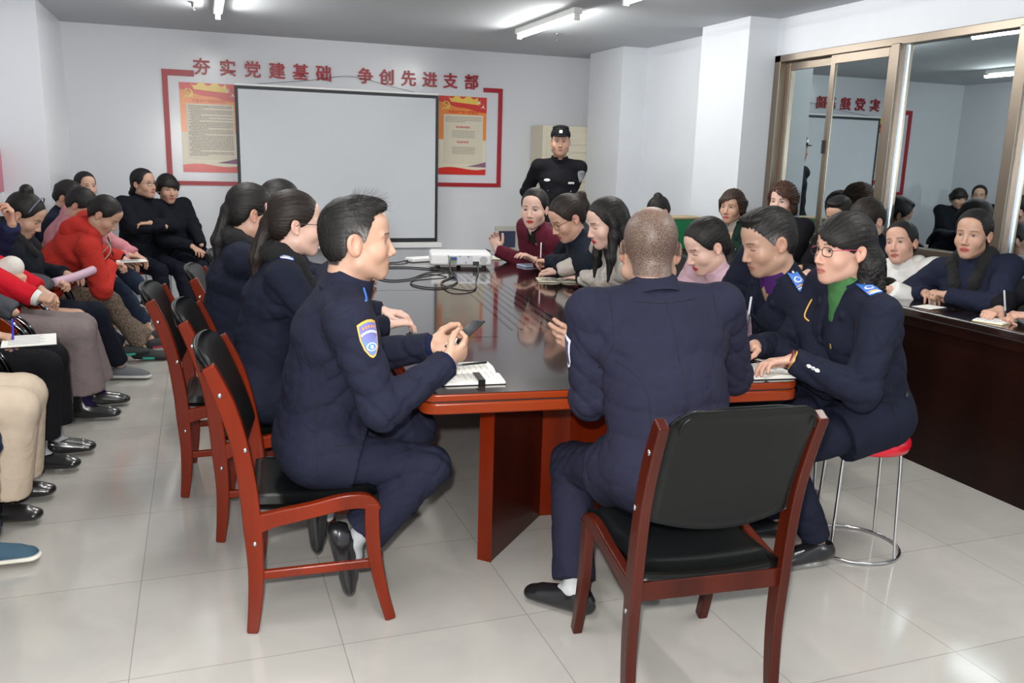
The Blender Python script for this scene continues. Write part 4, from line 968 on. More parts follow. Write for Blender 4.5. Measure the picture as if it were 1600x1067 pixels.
def ik(S_, T, l1, l2, pole):
    d = T-S_; L = np.linalg.norm(d); L2 = min(max(L, abs(l1-l2)+.02), (l1+l2)*.995); u = d/L
    a = (l1*l1-l2*l2+L2*L2)/(2*L2); hgt = math.sqrt(max(l1*l1-a*a, 0)); p = np.array(pole, float); p = nrm(p-u*np.dot(p, u))
    return S_+u*a+p*hgt, S_+u*L2
def shoe(parent, A, fd, sc, style, res):
    f = nrm(V3(fd[0], fd[1], fd[2] if len(fd) > 2 else 0)); up0 = V3(0, 0, 1) if abs(f[2]) < .8 else V3(1, 0, 0); s = nrm(np.cross(f, up0)); u = np.cross(s, f); Bm = np.stack([s, f, u], 1)
    v = Vol((-.07, -.10, -.10), (.07, .22, .09), res)      # origin at ankle
    h = -.075
    v.ecap((0, -.045, h+.026), (.004, .145, h+.022), (1, 0, 0), (.033, .028), (.043, .023), .02, end=.035)
    v.ecap((0, -.035, h+.03), (0, -.02, -.015 if style != 'boot' else .06), (1, 0, 0), (.032, .040), (.034, .042), .02, end=.01, flat=True)
    v.cap((0, -.01, -.022), (.002, .11, h+.034), .038, .026, .03)
    v.plane((0, 0, h), (0, 0, -1))
    if style in ('sneaker', 'blue', 'white', 'pinklace', 'bw'): v.ecap((0, -.045, h+.012), (.004, .150, h+.012), (1, 0, 0), (.040, .014), (.049, .014), .004, end=.04)
    v.cap((0, -.03, -.03), (0, -.03, .05), .030, .032, .004, sub=True) if style != 'boot' else None
    P, Q = v.mesh(); x, y, z = P.T; n = len(P)
    C = {'black': ((.010, .010, .012),)*2, 'boot': ((.010, .010, .012),)*2, 'loafer': ((.012, .011, .012),)*2, 'sneaker': ((.02, .02, .022), (.6, .58, .55)), 'blue': ((.025, .075, .12), (.72, .70, .62)), 'white': ((.75, .76, .78), (.75, .76, .78)),
         'pinklace': ((.10, .11, .12), (.55, .55, .55)), 'dark_pink': ((.012, .012, .016), (.5, .05, .12)), 'teal': ((.012, .014, .016), (.05, .5, .42)), 'bw': ((.02, .02, .02), (.7, .66, .6))}[style]
    col = np.tile(np.array(C[0]), (n, 1)); w = (1-sm(z, h+.020, h+.026)); w = w*((y > -.0)*(y < .08)) if style in ('teal', 'dark_pink') else w; col = col*(1-w[:, None])+np.array(C[1])*w[:, None]
    o = mk('shoe', [(A+(P*sc)@Bm.T, Q, col)], M('shoe_leather', (.02, .02, .02), .28 if style in ('black', 'boot', 'loafer') else .6, attr='Col', coat=.3) if style in ('black', 'boot', 'loafer') else M('shoe_fabric', (.02, .02, .02), .7, attr='Col'), parent, cols=True)
    def wp(p): return tuple(A+Bm@(np.array(p)*sc))
    if style in ('sneaker', 'blue', 'pinklace', 'bw'):
        lc = {'sneaker': (.5, .5, .5), 'blue': (.02, .05, .16), 'pinklace': (.65, .12, .25), 'bw': (.6, .6, .6)}[style]
        mb = MB()
        for k in range(5):
            yy = .03+k*.021; zz = -.012-k*.009; mb.tube([wp(p) for p in ((-.022, yy, zz-.006), (0, yy+.004, zz+.006), (.022, yy, zz-.006))], .003*sc, 6)
        mb.build('laces', M('lace_%d' % int(lc[0]*100), lc, .7), o, smooth=True)
        if style == 'blue':
            for k in range(5):
                mb = MB(); mb.tube([wp((s_*.0285+.002*math.cos(a)*0, .022+k*.018+.004*math.cos(a), -.022-k*.007+.004*math.sin(a))) for s_ in (1,) for a in np.linspace(0, 6.28, 8, endpoint=False)], .0012, 5, closed=True)
                mb.build('eyelet', M('eyelet_%d' % k, [(.7, .5, .1), (.1, .5, .6), (.7, .1, .3), (.6, .6, .6), (.5, .1, .5)][k], .3), o)
    if style == 'loafer':
        mb = MB(); mb.tube([wp(p) for p in ((-.024, .06, -.022), (-.01, .062, -.008), (.01, .062, -.008), (.024, .06, -.022))], .0035, 6); mb.tube([wp((.008*math.cos(a), .062+.008*math.sin(a), -.006)) for a in np.linspace(0, 6.28, 10, endpoint=False)], .003, 6, closed=True)
        mb.build('gold_buckle', gold, o, smooth=True)
    return o
def glasses(parent, c, B, sc, col, round_=False, temple=None):
    def wp(x, y, z): return tuple(c+B@(V3(x, y, z)*sc))
    t = empty('glasses') if False else None
    mb = MB(); 
    for s in (-1, 1):
        pts = []
        for a in np.linspace(0, 2*math.pi, 20, endpoint=False):
            e = 1.0 if round_ else .6
            ca, sa = math.cos(a), math.sin(a); px = .0235*np.sign(ca)*abs(ca)**e; pz = (.020 if round_ else .0155)*np.sign(sa)*abs(sa)**e
            pts.append(wp(s*.033+px, .094-abs(px+s*.033)*.10, -.003+pz))
        mb.tube(pts, .0014*sc, 6, closed=True)
    mb.tube([wp(-.010, .093, .002), wp(0, .096, .005), wp(.010, .093, .002)], .0012*sc, 6)
    o = mb.build('glasses', M('frame_%d' % int(col[0]*200), col, .3), parent, smooth=True)
    mb = MB()
    for s in (-1, 1): mb.tube([wp(s*.056, .088, .004), wp(s*.074, .05, .006), wp(s*.080, .0, .004), wp(s*.080, -.012, -.006)], .0013*sc, 6)
    tc = temple or col
    mb.build('temple_arms', M('temple_%d' % int(tc[0]*200), tc, .3), o, smooth=True)
    return o

NAVY = (.014, .017, .036); DARKN = (.008, .010, .020); BLACK = (.007, .007, .010)
def person(sp):
    T0 = None
    c = np.array(sp['head'], float); B = head_basis(sp.get('hyaw', sp['face']), sp.get('hpitch', 0), sp.get('hroll', 0))
    fem = sp.get('sex', 'f') == 'f'; sc = sp.get('sc', .96 if fem else 1.0); sp.setdefault('hs', sc*sp.get('hk', 1.0)); hs = sp['hs']
    dist = np.linalg.norm(c-V3(0, 0, 1.47)); hr = min(max(.00095*dist, .0022), .0055); cr = min(max(.0024*dist, .0055), .013); hnr = min(max(.0011*dist, .0026), .0042)
    pel = np.array(sp['pel'], float); th = R(sp['face']); f0 = V3(math.cos(th), math.sin(th), 0)
    N = c-B[:, 2]*.072*hs-V3(0, 0, 1)*.060*hs-B[:, 1]*.030*hs-f0*.01+np.array(sp.get('nk', (0, 0, 0)))
    u = nrm(N-pel); r = nrm(np.cross(f0, u)); f = np.cross(u, r); L = np.linalg.norm(N-pel)
    if sp.get('dbg'): print(sp['label'][:40], 'torso', round(L, 3))
    wd = sp.get('wd', 1.0)*sc; shw = (.172 if fem else .192)*wd; rs = r
    if 'shyaw' in sp: a = R(sp['shyaw']); rs = nrm(r*math.cos(a)+f*math.sin(a))
    SH = {'L': N-u*.055*sc-rs*shw, 'R': N-u*.055*sc+rs*shw}; HP = {'L': pel-r*.088*sc-u*.02, 'R': pel+r*.088*sc-u*.02}
    la, lf, lt, ls = .285*sc, .255*sc, .44*sc, .42*sc
    EL, WR, KN, AN, HD = {}, {}, {}, {}, {}
    for s, q in (('L', -1), ('R', 1)):
        hd = sp.get('hand'+s)
        if hd and hd.get('pose', 'relax') in ('relax', 'clasp', 'pen') and .78 <= hd['p'][2] <= .822: hd['p'] = (hd['p'][0], hd['p'][1], .82)
        if hd is None: hd = dict(p=tuple(pel+f0*.30+r*q*.10+V3(0, 0, .10)))
        HD[s] = hd; pole = hd.get('pole', -u*.8+r*q*.45-f*.35)
        EL[s], WR[s] = ik(SH[s], np.array(hd['p'], float), la, lf, pole)
        ft = sp.get('foot'+s)
        if ft is None: ft = dict(p=tuple(V3(pel[0], pel[1], .085)+f0*.44+r*q*.10))
        if not isinstance(ft, dict): ft = dict(p=ft)
        HD['f'+s] = ft; KN[s], AN[s] = ik(HP[s], np.array(ft['p'], float), lt, ls, ft.get('pole', f0*1.0+V3(0, 0, 1.0)))
        if 'knee' in ft: KN[s] = np.array(ft['knee'], float)
    parts = [head_part(sp, c, B, N, hr)]
    for s in 'LR':
        hd = HD[s]
        if hd.get('hide'): continue
        fd = hd.get('d', WR[s]-EL[s]+V3(0, 0, -.02)); pn = hd.get('n', (0, 0, -1))
        parts.append(hand_part(WR[s], fd, pn, s, hd.get('pose', 'relax'), hnr, sc*sp.get('hndk', 1.0), sp.get('skin', 'w'), EL[s]))
    J = np.array([N, pel, *SH.values(), *HP.values(), *EL.values(), *WR.values(), *KN.values(), *AN.values()])
    v = Vol(J.min(0)-.14, J.max(0)+.14, max(.014, cr))
    v.ecap(pel, pel+u*(L*.5), r, (.13*wd, .09), (.115*wd, .08), .04); v.ecap(pel+u*(L*.5), N-u*.08, r, (.115*wd, .08), (.12*wd, .075), .04); v.cap(N-u*.06, N, .05, .045, .02)
    for s in 'LR':
        v.cap(N-u*.07, SH[s], .045, .045, .03); v.cap(SH[s], EL[s], .044, .036, .02); v.cap(EL[s], WR[s], .036, .022, .01)
        v.cap(HP[s], KN[s], .068, .048, .02); v.cap(KN[s], AN[s], .046, .028, .01)
    P, Q = v.mesh(); parts.append((P, Q, np.tile(np.array(SKIN[sp.get('skin', 'w')]), (len(P), 1))))
    body = mk('person', parts, skin_mat, cols=True); tag(body, sp['label'], 'person', sp.get('group'))
    hair_part(sp, c, B, hr*1.05, body)
    # jacket
    tp = sp.get('top', {}); col = tp.get('col', NAVY); gb = tp.get('g', 0.0)
    pts = np.array([N, pel, *SH.values(), *EL.values(), *WR.values()]); v = Vol(pts.min(0)-.21, pts.max(0)+.19, cr)
    w1, d1 = (.160+gb)*wd, (.122+gb)*sc; bl = sp.get('belly', 0)
    v.ecap(pel+u*.0, pel+u*(L*.42), r, (w1*1.08, d1*1.12), (w1*.93, d1*.98+bl), .04)
    v.ecap(pel+u*(L*.42), N-u*.17*sc, r, (w1*.93, d1*.98+bl), (w1*1.06, d1*.98), .05)
    v.ecap(N-u*.17*sc, N-u*.075*sc, rs, (w1*1.06, d1*.98), (w1*.90, d1*.66), .05)
    if fem:
        for q in (-1, 1): v.ell(N-u*.20*sc+r*q*.066+f*.072, (.062, .058, .062), .05)
    for s in 'LR':
        v.cap(N-u*.062*sc, SH[s]-u*.004, .056*sc+gb*.6, .057*sc+gb, .035); v.cap(N-u*.01, SH[s]+(N-SH[s])*.25, .046, .046, .04)
        if HD[s].get('noarm'): continue
        v.cap(SH[s], EL[s], .062*sc+gb, .052*sc+gb, .022); v.cap(EL[s], WR[s], .053*sc+gb, .039*sc+gb*.7, .015, flat=True)
        if tp.get('skirt', True):
            q = HP[s]; kn = q+(KN[s]-q)*tp.get('sk', .28); v.cap(q+u*.02, kn, .112*sc+gb, .102*sc+gb, .03, flat=True)
    hem = tp.get('collar', 'shirt'); nd = nrm(c-B[:, 2]*.06-N)
    if hem in ('lapel', 'shirt') and tp.get('open', .0):
        t0 = N-u*tp['open']+f*.14; v.cap(t0, N+f*.075-u*.02, .004, .040, .012, sub=True); v.cap(N+f*.075-u*.02, N+f*.07+u*.05, .040, .055, .012, sub=True)
    fo = [(EL[q], .13) for q in 'LR']+[(SH[q]-u*.10+f*.03, .09) for q in 'LR']+[(WR[q]+(EL[q]-WR[q])*.25, .08) for q in 'LR']+[(pel+u*.12, .16)]
    v.wrinkle(tp.get('wr', .0075), tp.get('wf', 1.0), sp['head'][0]*9, fo)
    P, Q = v.mesh()
    if tp.get('col2') is not None:      # second colour of a two-tone garment
        m2 = M('two_tone_%d' % int(abs(P.sum()) % 1000), col, .8, attr='Col', bump=.0004, bscale=500)
        w = tp['col2'][1](P, dict(N=N, u=u, r=r, f=f, pel=pel, W=WR, E=EL)); cc = np.array(col)*(1-w[:, None])+np.array(tp['col2'][0])*w[:, None]
        jk = mk(tp.get('name', 'jacket'), [(P, Q, cc)], m2, body, cols=True)
    else: jk = mk(tp.get('name', 'jacket'), [(P, Q)], tp.get('mat') or cloth(col, sheen=0), body)
    info = dict(N=N, u=u, r=r, f=f, pel=pel, SH=SH, EL=EL, WR=WR, KN=KN, AN=AN, HP=HP, jacket=jk, body=body, c=c, B=B, hs=hs, sc=sc, L=L, nd=nd)
    if tp.get('open') or tp.get('shirt'):
        v = Vol(N-.2, N+.2, cr); v.ecap(N-u*.26*sc, N-u*.08*sc, r, (w1*.88, d1*.80), (w1*.72, d1*.5), .04); v.cap(N-u*.05, N+nd*.045, .058*sc, .055*sc, .03, flat=True); v.cap(N, N+nd*.09, .049*sc, .054*sc, .004, sub=True)
        P, Q = v.mesh(); mk('shirt', [(P, Q)], cloth(tp.get('shirt', (.02, .02, .03))), body)
    if tp.get('shirt') and not tp.get('turtle'): collar(body, N+nd*.016, nd, r, f, (.050 if fem else .058)*hs, 12, .050*sc, cloth(tp['shirt']), .020, 'shirt_collar')
    if tp.get('turtle'):
        v = Vol(N-.14, N+.16, cr); v.cap(N-u*.05+f*.01, N+nd*.075, .066*sc, .057*sc, .02, flat=True); v.ecap(N-u*.12+f*.03, N, r, (.08, .06), (.06, .05), .03); v.cap(N+nd*.03, N+nd*.11, .050*sc, .052*sc, .004, sub=True); v.wrinkle(.006, 1.6)
        P, Q = v.mesh(); mk('turtleneck', [(P, Q)], cloth(tp['turtle']), body)
    ccm = tp.get('mat') or cloth(tp.get('ccol', col))
    if hem in ('shirt', 'stand', 'lapel'):
        collar(body, N+nd*.008, nd, r, f, tp.get('crad', (.058 if fem else .066)*hs), {'shirt': 16, 'stand': 8, 'lapel': 62}[hem], {'shirt': .048, 'stand': .058, 'lapel': .044}[hem]*sc, ccm, {'shirt': .022, 'stand': .010, 'lapel': .026}[hem])
    if hem == 'fur':
        v = Vol(N-.24, N+.2, cr*.8); fk = tp.get('fk', 1.0); pr = [N+nd*.02*fk-B[:, 1]*.072]
        for q in (-1, 1):
            a = N+nd*.018*fk+r*q*.075-f*.03; b = N-u*.01+r*q*.080+f*.04; d = N-u*.10+r*q*.05+f*.115
            v.cap(pr[0], a, .036*fk, .036*fk, .02); v.cap(a, b, .036*fk, .036*fk, .02); v.cap(b, d, .036*fk, .028, .02)
            if tp.get('furlong'): v.cap(d, N-u*.2+r*q*.03+f*.13, .028, .024, .02)
        ix = np.nonzero(np.abs(v.F) < .02); rnd = np.random.RandomState(2); v.F[ix] += (rnd.normal(0, .0022, len(ix[0]))).astype(f32)
        P, Q = v.mesh(); mk('fur_collar', [(P, Q)], M('black_fur', (.006, .006, .007), .95, bump=.003, bscale=220), body)
    if hem == 'hood':
        v = Vol(N-.28, N+.2, cr); b0 = N-f*.085-u*.02
        for q in (-1, 1): v.cap(b0, N+r*q*.085-f*.02+u*.01, .05, .038, .03); v.cap(N+r*q*.085-f*.02+u*.01, N+r*q*.05+f*.07-u*.04, .036, .026, .02)
        v.ell(b0-u*.06, (.085, .06, .08), .03); P, Q = v.mesh(); mk('hood', [(P, Q)], cloth(col), body)
    if hem == 'lapel':
        for q in (-1, 1):
            a = N+r*q*.062-f*.01+u*.012; b = N+r*q*.072+f*.075-u*.06; d = N+r*q*.012+f*.13-u*(tp.get('open', .2)+.01); e = N+r*q*.105+f*.085-u*.11
            mb = MB(); bv = BVHTree.FromObject(jk, bpy.context.evaluated_depsgraph_get()) if False else None
            v = Vol(N-.3, N+.15, cr*.8); v.cap(a, b, .010, .016, .01); v.cap(b, d, .016, .006, .01); v.cap(b, e, .014, .005, .01); v.cap(e, d, .006, .005, .02); P, Q = v.mesh(); mk('lapel', [(P, Q)], cloth(col, rough=.75), body)
    # trousers / skirt
    bt = sp.get('bot', {}); bc = bt.get('col', NAVY)
    if not sp.get('nolegs'):
        pts = np.array([pel, *HP.values(), *KN.values(), *AN.values()]); v = Vol(pts.min(0)-.16, pts.max(0)+.14, cr); fl_ = bt.get('flare', .058); g2 = bt.get('g', 0)
        v.ecap(pel-u*.03, pel+u*.08, r, (.158*wd, .118), (.150*wd, .105), .05)
        for s in 'LR':
            hem_p = KN[s]+(AN[s]-KN[s])*bt.get('len', .93)
            v.cap(HP[s], KN[s], .092*sc+g2, .066*sc+g2, .03); v.cap(KN[s], hem_p, .066*sc+g2, fl_, .02, flat=True)
        v.wrinkle(bt.get('wr', .0065), 1.0, 3, [(KN[q], .14) for q in 'LR']+[(HP[q]+f*.06, .13) for q in 'LR']+[(AN[q], .1) for q in 'LR']); P, Q = v.mesh(); tr = mk(bt.get('name', 'trousers'), [(P, Q)], bt.get('mat') or cloth(bc), body); info['tr'] = tr
        for s in 'LR':
            ft = HD['f'+s]; d = nrm(AN[s]-KN[s]); fdv = ft.get('d', tuple(f0+r*(.12 if s == 'R' else -.12)))
            if 'sock' in sp:
                v = Vol(AN[s]-.14, AN[s]+.16, max(cr*.8, .005)); v.cap(AN[s]-d*.12, AN[s]+d*.01, .036*sc, .031*sc, .01); v.cap(AN[s], AN[s]+nrm(np.array([*fdv, 0][:3]))*.04-V3(0, 0, .015), .026, .022, .02); P, Q = v.mesh(); mk('sock', [(P, Q)], cloth(sp['sock'], bscale=900, bump=.0008), body)
            shoe(body, AN[s], fdv, sc*1.0, ft.get('style', sp.get('shoe', 'black')), max(.004, cr*.6))
    if sp.get('glasses'): glasses(body, c, B, hs, *sp['glasses'])
    return info

def on_cloth(o, p, d, shape, m, name, parent, off=.003, up=(0, 0, 1), th=.0015, off2=0.0):
    """lay a small flat outline (2D points, metres) on a garment around the point hit from p along d"""
    bv = BVHTree.FromPolygons([v.co for v in o.data.vertices], [list(q.vertices) for q in o.data.polygons]) if o.name not in BV else BV[o.name]
    BV[o.name] = bv; p = Vector(p); d = Vector(d).normalized(); hit = bv.ray_cast(p, d, .6)
    if hit[0] is None: return None
    side = d.cross(Vector(up)).normalized(); upv = side.cross(d).normalized(); cen = hit[0]
    def put(x, y):
        q = cen+side*x+upv*y-d*.10; h = bv.ray_cast(q, d, .3); base = h[0] if h[0] is not None else cen+side*x+upv*y
        return base-d*(off+off2)
    def lay(poly, e):
        n = len(poly); cx = sum(a for a, b in poly)/n; cy = sum(b for a, b in poly)/n; rings = []
        for k in (1.0, .66, .33): rings.append([put(cx+(a-cx)*k, cy+(b-cy)*k)-d*e for a, b in poly])
        vs = [q for rg in rings for q in rg]+[put(cx, cy)-d*e]; fs = []
        for k in range(2):
            for i in range(n): fs.append((k*n+i, k*n+(i+1) % n, (k+1)*n+(i+1) % n, (k+1)*n+i))
        for i in range(n): fs.append((2*n+i, 2*n+(i+1) % n, 3*n))
        lo = [q+d*th for q in rings[0]]; b0 = len(vs); vs += lo
        for i in range(n): fs.append((i, b0+i, b0+(i+1) % n, (i+1) % n))
        return vs, fs
    mb = MB(); vs, fs = lay(shape, 0); mb.add(vs, fs); return mb.build(name, m, parent, smooth=False)
BV = {}

# ---------------------------------------------------------------- the people
ONLY = None
def P(label, **k):
    if ONLY and not any(o in label for o in ONLY): return None
    k['label'] = label; return person(k)
BLK = (.010, .008, .008)
navy = dict(col=NAVY)
# P1 man with phone, near left
m1 = P('man in navy uniform with a shield sleeve patch, seated near left, holding a phone', sex='m', skin='m', head=(.455, 2.64, 1.207), hk=1.02, face=-4, hyaw=-8, hpitch=1, pel=(.33, 2.74, .545), wd=.98,
    handR=dict(p=(.70, 2.50, .835), d=(.75, .35, .35), n=(-.2, .8, .45), pose='hold', pole=(-.3, -.25, -1)), handL=dict(p=(.70, 2.70, .845), d=(.95, -.2, .10), n=(.1, -.6, .8), pose='hold', pole=(-.2, .5, -1)),
    footR=dict(p=(.42, 2.60, .235), d=(.22, 0, -1), style='black', knee=(.665, 2.57, .475)), footL=dict(p=(.37, 2.86, .27), d=(.10, 0, -1), knee=(.70, 2.88, .50)), sock=(.40, .42, .44),
    hair=dict(style='short', recede=True, t=.010, tuft=True, wisps=900, cn='black_grey', grey=1.0, color=(.012, .010, .010)), nose=1.0, ear=1.28, top=dict(col=(.0125, .0140, .0290), collar='shirt', sk=.36, g=.010), bot=dict(col=(.0138, .0152, .0320), flare=.082, len=.86))
# P2 man from behind, centre
m2 = P('man with close-shaven hair seen from behind, navy jacket, left hand open over the table', sex='m', skin='t', head=(1.345, 2.42, 1.195), hk=1.13, fat=1.15, face=80, hyaw=66, hpitch=4, pel=(1.31, 2.13, .56), wd=1.11, nk=(.0, -.03, .02),
    handL=dict(p=(1.215, 2.57, .86), d=(-.92, .15, .28), n=(.1, 1, .2), pose='open', pole=(-.15, -.5, -1)), handR=dict(p=(1.60, 2.60, .82), pose='relax'), footL=dict(p=(1.10, 2.35, .085), d=(-.62, .70)), footR=dict(p=(1.40, 2.38, .085), d=(0, 1)), sock=(.45, .46, .47),
    hair=dict(style='buzz'), top=dict(col=(.0155, .0160, .0330), collar='shirt', sk=.42, g=.013), belly=.03, bot=dict(col=(.0142, .0148, .0305), flare=.070, g=.006))
# P3 woman with glasses right
m3 = P('woman with glasses, curly hair and green turtleneck writing at the near right table corner', skin='w', head=(2.115, 2.43, 1.185), hk=1.04, face=172, hyaw=178, hpitch=3, pel=(2.36, 2.48, .575), wd=1.08,
    handL=dict(p=(1.87, 2.33, .805), d=(-.9, .25, -.05), n=(-.1, -.2, -1), pose='relax', pole=(.3, -.6, -1)), handR=dict(p=(1.88, 2.56, .81), d=(-.9, -.25, 0), n=(0, -.5, -1), pose='pen'), footL=dict(p=(2.12, 2.40, .09)), footR=dict(p=(2.1, 2.62, .09)),
    glasses=((.02, .012, .015), False, (.55, .05, .12)), lip=(.45, .16, .13), hair=dict(style='curly', t=.012, len=.15, bangs=.048, sweep=.55), top=dict(col=(.0095, .0115, .0240), collar='lapel', open=.26, turtle=(.055, .16, .055), shirt=(.055, .16, .055), sk=.45, g=.010), bot=dict(col=(.0095, .0115, .0240)))
# P4 man with greying hair
m4 = P('man with greying short hair and purple shirt, bent over his writing on the right', sex='m', skin='t', head=(2.055, 2.78, 1.175), hk=1.03, face=182, hyaw=172, hpitch=20, pel=(2.44, 3.02, .575), lids=1, fat=1.05,
    handL=dict(p=(1.97, 2.60, .815), d=(-.8, .1, -.1), n=(0, .3, -1), pose='pen', pole=(.3, -.8, -1)), handR=dict(p=(1.88, 2.98, .80)), footL=dict(p=(2.12, 2.88, .09)), footR=dict(p=(2.12, 3.1, .09)),
    hair=dict(style='short', t=.009, grey=.8, wisps=350, cn='black_grey'), top=dict(col=(.0090, .0110, .0225), collar='lapel', open=.24, shirt=(.045, .012, .085), g=.009), bot=dict(col=(.0090, .0110, .0225)))
m5 = P('young woman in a pink top with sleek black hair, half hidden behind the shaven head', skin='p', head=(2.16, 3.37, 1.095), hk=1.04, face=182, hyaw=178, hpitch=26, pel=(2.52, 3.58, .54), lids=1, lip=(.50, .05, .06), handL=dict(p=(2.0, 3.3, .80)), handR=dict(p=(2.0, 3.5, .80)),
    hair=dict(style='lowpony', len=.17, vol=.036, t=.011), top=dict(col=(.50, .34, .40), collar='stand', name='sweater'), bot=dict(col=(.02, .02, .03)))
m6 = P('young woman in cream jacket with long black hair and red lips, writing', skin='p', head=(1.985, 4.05, 1.145), hk=1.08, face=180, hyaw=180, hpitch=17, pel=(2.54, 4.24, .54), lids=1, lip=(.55, .03, .04),
    handL=dict(p=(2.03, 4.42, .80), d=(-.3, 1, -.05), pose='flat', pole=(.2, -.6, -1)), handR=dict(p=(1.98, 4.62, .80), d=(-.6, .6, 0), pose='relax'),
    hair=dict(style='long', len=.24, t=.011, front=1), top=dict(col=(.50, .46, .42), collar='lapel', open=.12, shirt=(.02, .02, .025), g=.010), bot=dict(col=(.02, .02, .03)))
m7 = P('woman with black glasses and ponytail in dark navy, head bent, pen upright in hand', skin='w', head=(1.965, 4.52, 1.135), hk=1.08, face=180, hyaw=184, hpitch=30, pel=(2.60, 4.86, .54), lids=1, glasses=((.01, .01, .01),),
    handL=dict(p=(2.02, 5.05, .81), d=(-.4, .9, 0), pose='pen'), handR=dict(p=(2.15, 5.1, .80)), hair=dict(style='pony', hz=.072, out=.045, vol=.034, len=.14, t=.010, tie=1, color=(.016, .010, .008), cn='dark_brown'), top=dict(col=(.011, .015, .024), collar='stand', g=.01))
m8 = P('woman in a maroon jacket facing the camera, hand raised with a pen', skin='p', head=(2.03, 5.20, 1.145), hk=1.08, face=195, hyaw=232, hpitch=4, pel=(2.66, 5.48, .54), lip=(.50, .05, .05), fat=1.08,
    handR=dict(p=(1.93, 5.62, .83), d=(-.25, .2, 1), n=(-.3, -1, .1), pose='relax', pole=(.2, .3, -1)), handL=dict(p=(2.02, 5.12, .80), pose='relax'), hair=dict(style='lowpony', len=.14, t=.009), top=dict(col=(.095, .012, .025), collar='lapel', open=.2, shirt=(.012, .012, .014), g=.01))
m9 = P('woman in navy coat, fur collar and thin glasses, next behind the man with the phone', skin='p', head=(.345, 3.40, 1.195), hk=1.05, face=-3, hyaw=4, hpitch=5, pel=(.20, 3.42, .545), wd=1.05, glasses=((.06, .05, .05), True),
    handR=dict(p=(.66, 3.22, .80)), handL=dict(p=(.70, 3.5, .80)), hair=dict(style='pony', hz=.0, len=.26, t=.008, swing=(.0, -.05, 0), vol=.028, tie=1, color=(.014, .009, .008), cn='dark_brown'), top=dict(col=(.0092, .0112, .0230), collar='fur', fk=1.12, g=.008))
m10 = P('woman in navy coat with long ponytail, third along the left side of the table', skin='w', head=(.215, 3.98, 1.195), hk=1.06, face=0, hyaw=14, hpitch=12, pel=(.10, 3.98, .545), wd=1.05, glasses=((.06, .05, .05), True),
    handR=dict(p=(.66, 3.85, .80)), handL=dict(p=(.70, 4.1, .80)), hair=dict(style='pony', hz=.0, len=.28, swing=(0, -.05, 0), vol=.028, t=.008), top=dict(col=(.0090, .0110, .0225), collar='fur', fk=1.12, g=.008))
m11 = P('dark-haired person fourth along the left of the table, hardly more than hair showing', skin='w', head=(.40, 4.66, 1.19), hk=1.05, face=0, hyaw=10, hpitch=15, pel=(.25, 4.56, .545), hair=dict(style='bob', len=.10, t=.012), top=dict(col=(.0090, .0110, .0225), collar='fur'), handR=dict(p=(.75, 4.5, .80)), handL=dict(p=(.78, 4.7, .80)))
# guard
g0 = P('person standing at the back in black guard uniform and cap, hands behind', sex='m', skin='m', head=(2.955, 7.0, 1.605), face=-108, hyaw=-112, hpitch=2, pel=(2.96, 7.02, .93), wd=.94, fat=1.12, nk=(0, 0, -.03),
    handL=dict(p=(3.05, 7.22, .95), pole=(.35, .9, -.4), hide=True), handR=dict(p=(2.88, 7.22, .95), pole=(-.5, .9, -.4), hide=True), footL=dict(p=(3.07, 7.0, .085)), footR=dict(p=(2.85, 6.98, .085)),
    hair=dict(style='short', t=.004), top=dict(col=BLACK, collar='shirt', sk=.10, g=.004), bot=dict(col=BLACK))
# right row behind the desk
p13 = P('woman with short brown hair in dark green cardigan over a pale top', skin='m', head=(3.655, 5.40, 1.155), hk=1.04, face=205, hyaw=213, hpitch=2, pel=(3.80, 5.44, .54), lip=(.45, .10, .08), handL=dict(p=(3.45, 5.05, .80), d=(-.6, -.6, 0)), handR=dict(p=(3.42, 5.35, .79)), nolegs=True,
    hair=dict(style='shortw', len=.075, t=.012, bangs=.050, rough=3, sweep=-.4, color=(.030, .015, .010), cn='brown'), top=dict(col=(.008, .025, .018), collar='lapel', open=.24, shirt=(.45, .40, .34)))
p14 = P('woman with fluffy chestnut bob in black, beside the window frame at the back right', skin='p', head=(3.81, 5.03, 1.215), hk=1.05, face=200, hyaw=212, hpitch=2, pel=(3.88, 5.02, .58), handL=dict(p=(3.5, 4.8, .80)), handR=dict(p=(3.5, 5.0, .80)), nolegs=True,
    hair=dict(style='bob', len=.11, t=.020, bangs=.058, sweep=.5, color=(.050, .020, .012), cn='chestnut', rough=5), top=dict(col=BLACK, collar='stand', g=.01))
p15 = P('person beyond the table whose dark hair bun alone shows above the shaven head', head=(3.56, 6.3, 1.06), face=200, hyaw=190, hpitch=35, pel=(3.5, 6.25, .54), nolegs=True, hair=dict(style='bun', bunpos=(0, -.06, .11)), top=dict(col=BLACK))
p16 = P('person with short black hair by the window, only the forehead showing', skin='m', head=(3.92, 4.58, 1.155), face=185, hyaw=205, hpitch=22, pel=(4.0, 4.58, .54), nolegs=True, wd=.9, hair=dict(style='short', t=.010), top=dict(col=BLACK), handL=dict(p=(3.6, 4.5, .79)), handR=dict(p=(3.6, 4.65, .79)))
p17 = P('woman with a high ponytail and beige scarf, head bowed, by the window', skin='p', head=(3.74, 4.12, 1.15), hk=1.08, face=185, hyaw=184, hpitch=38, pel=(3.90, 4.22, .56), lids=1, handL=dict(p=(3.5, 4.05, .80)), handR=dict(p=(3.5, 4.3, .80)), nolegs=True,
    hair=dict(style='pony', len=.16, t=.013, swing=(0, .02, 0), color=(.014, .009, .008), cn='dark_brown'), top=dict(col=DARKN, collar='stand', turtle=(.35, .25, .19)))
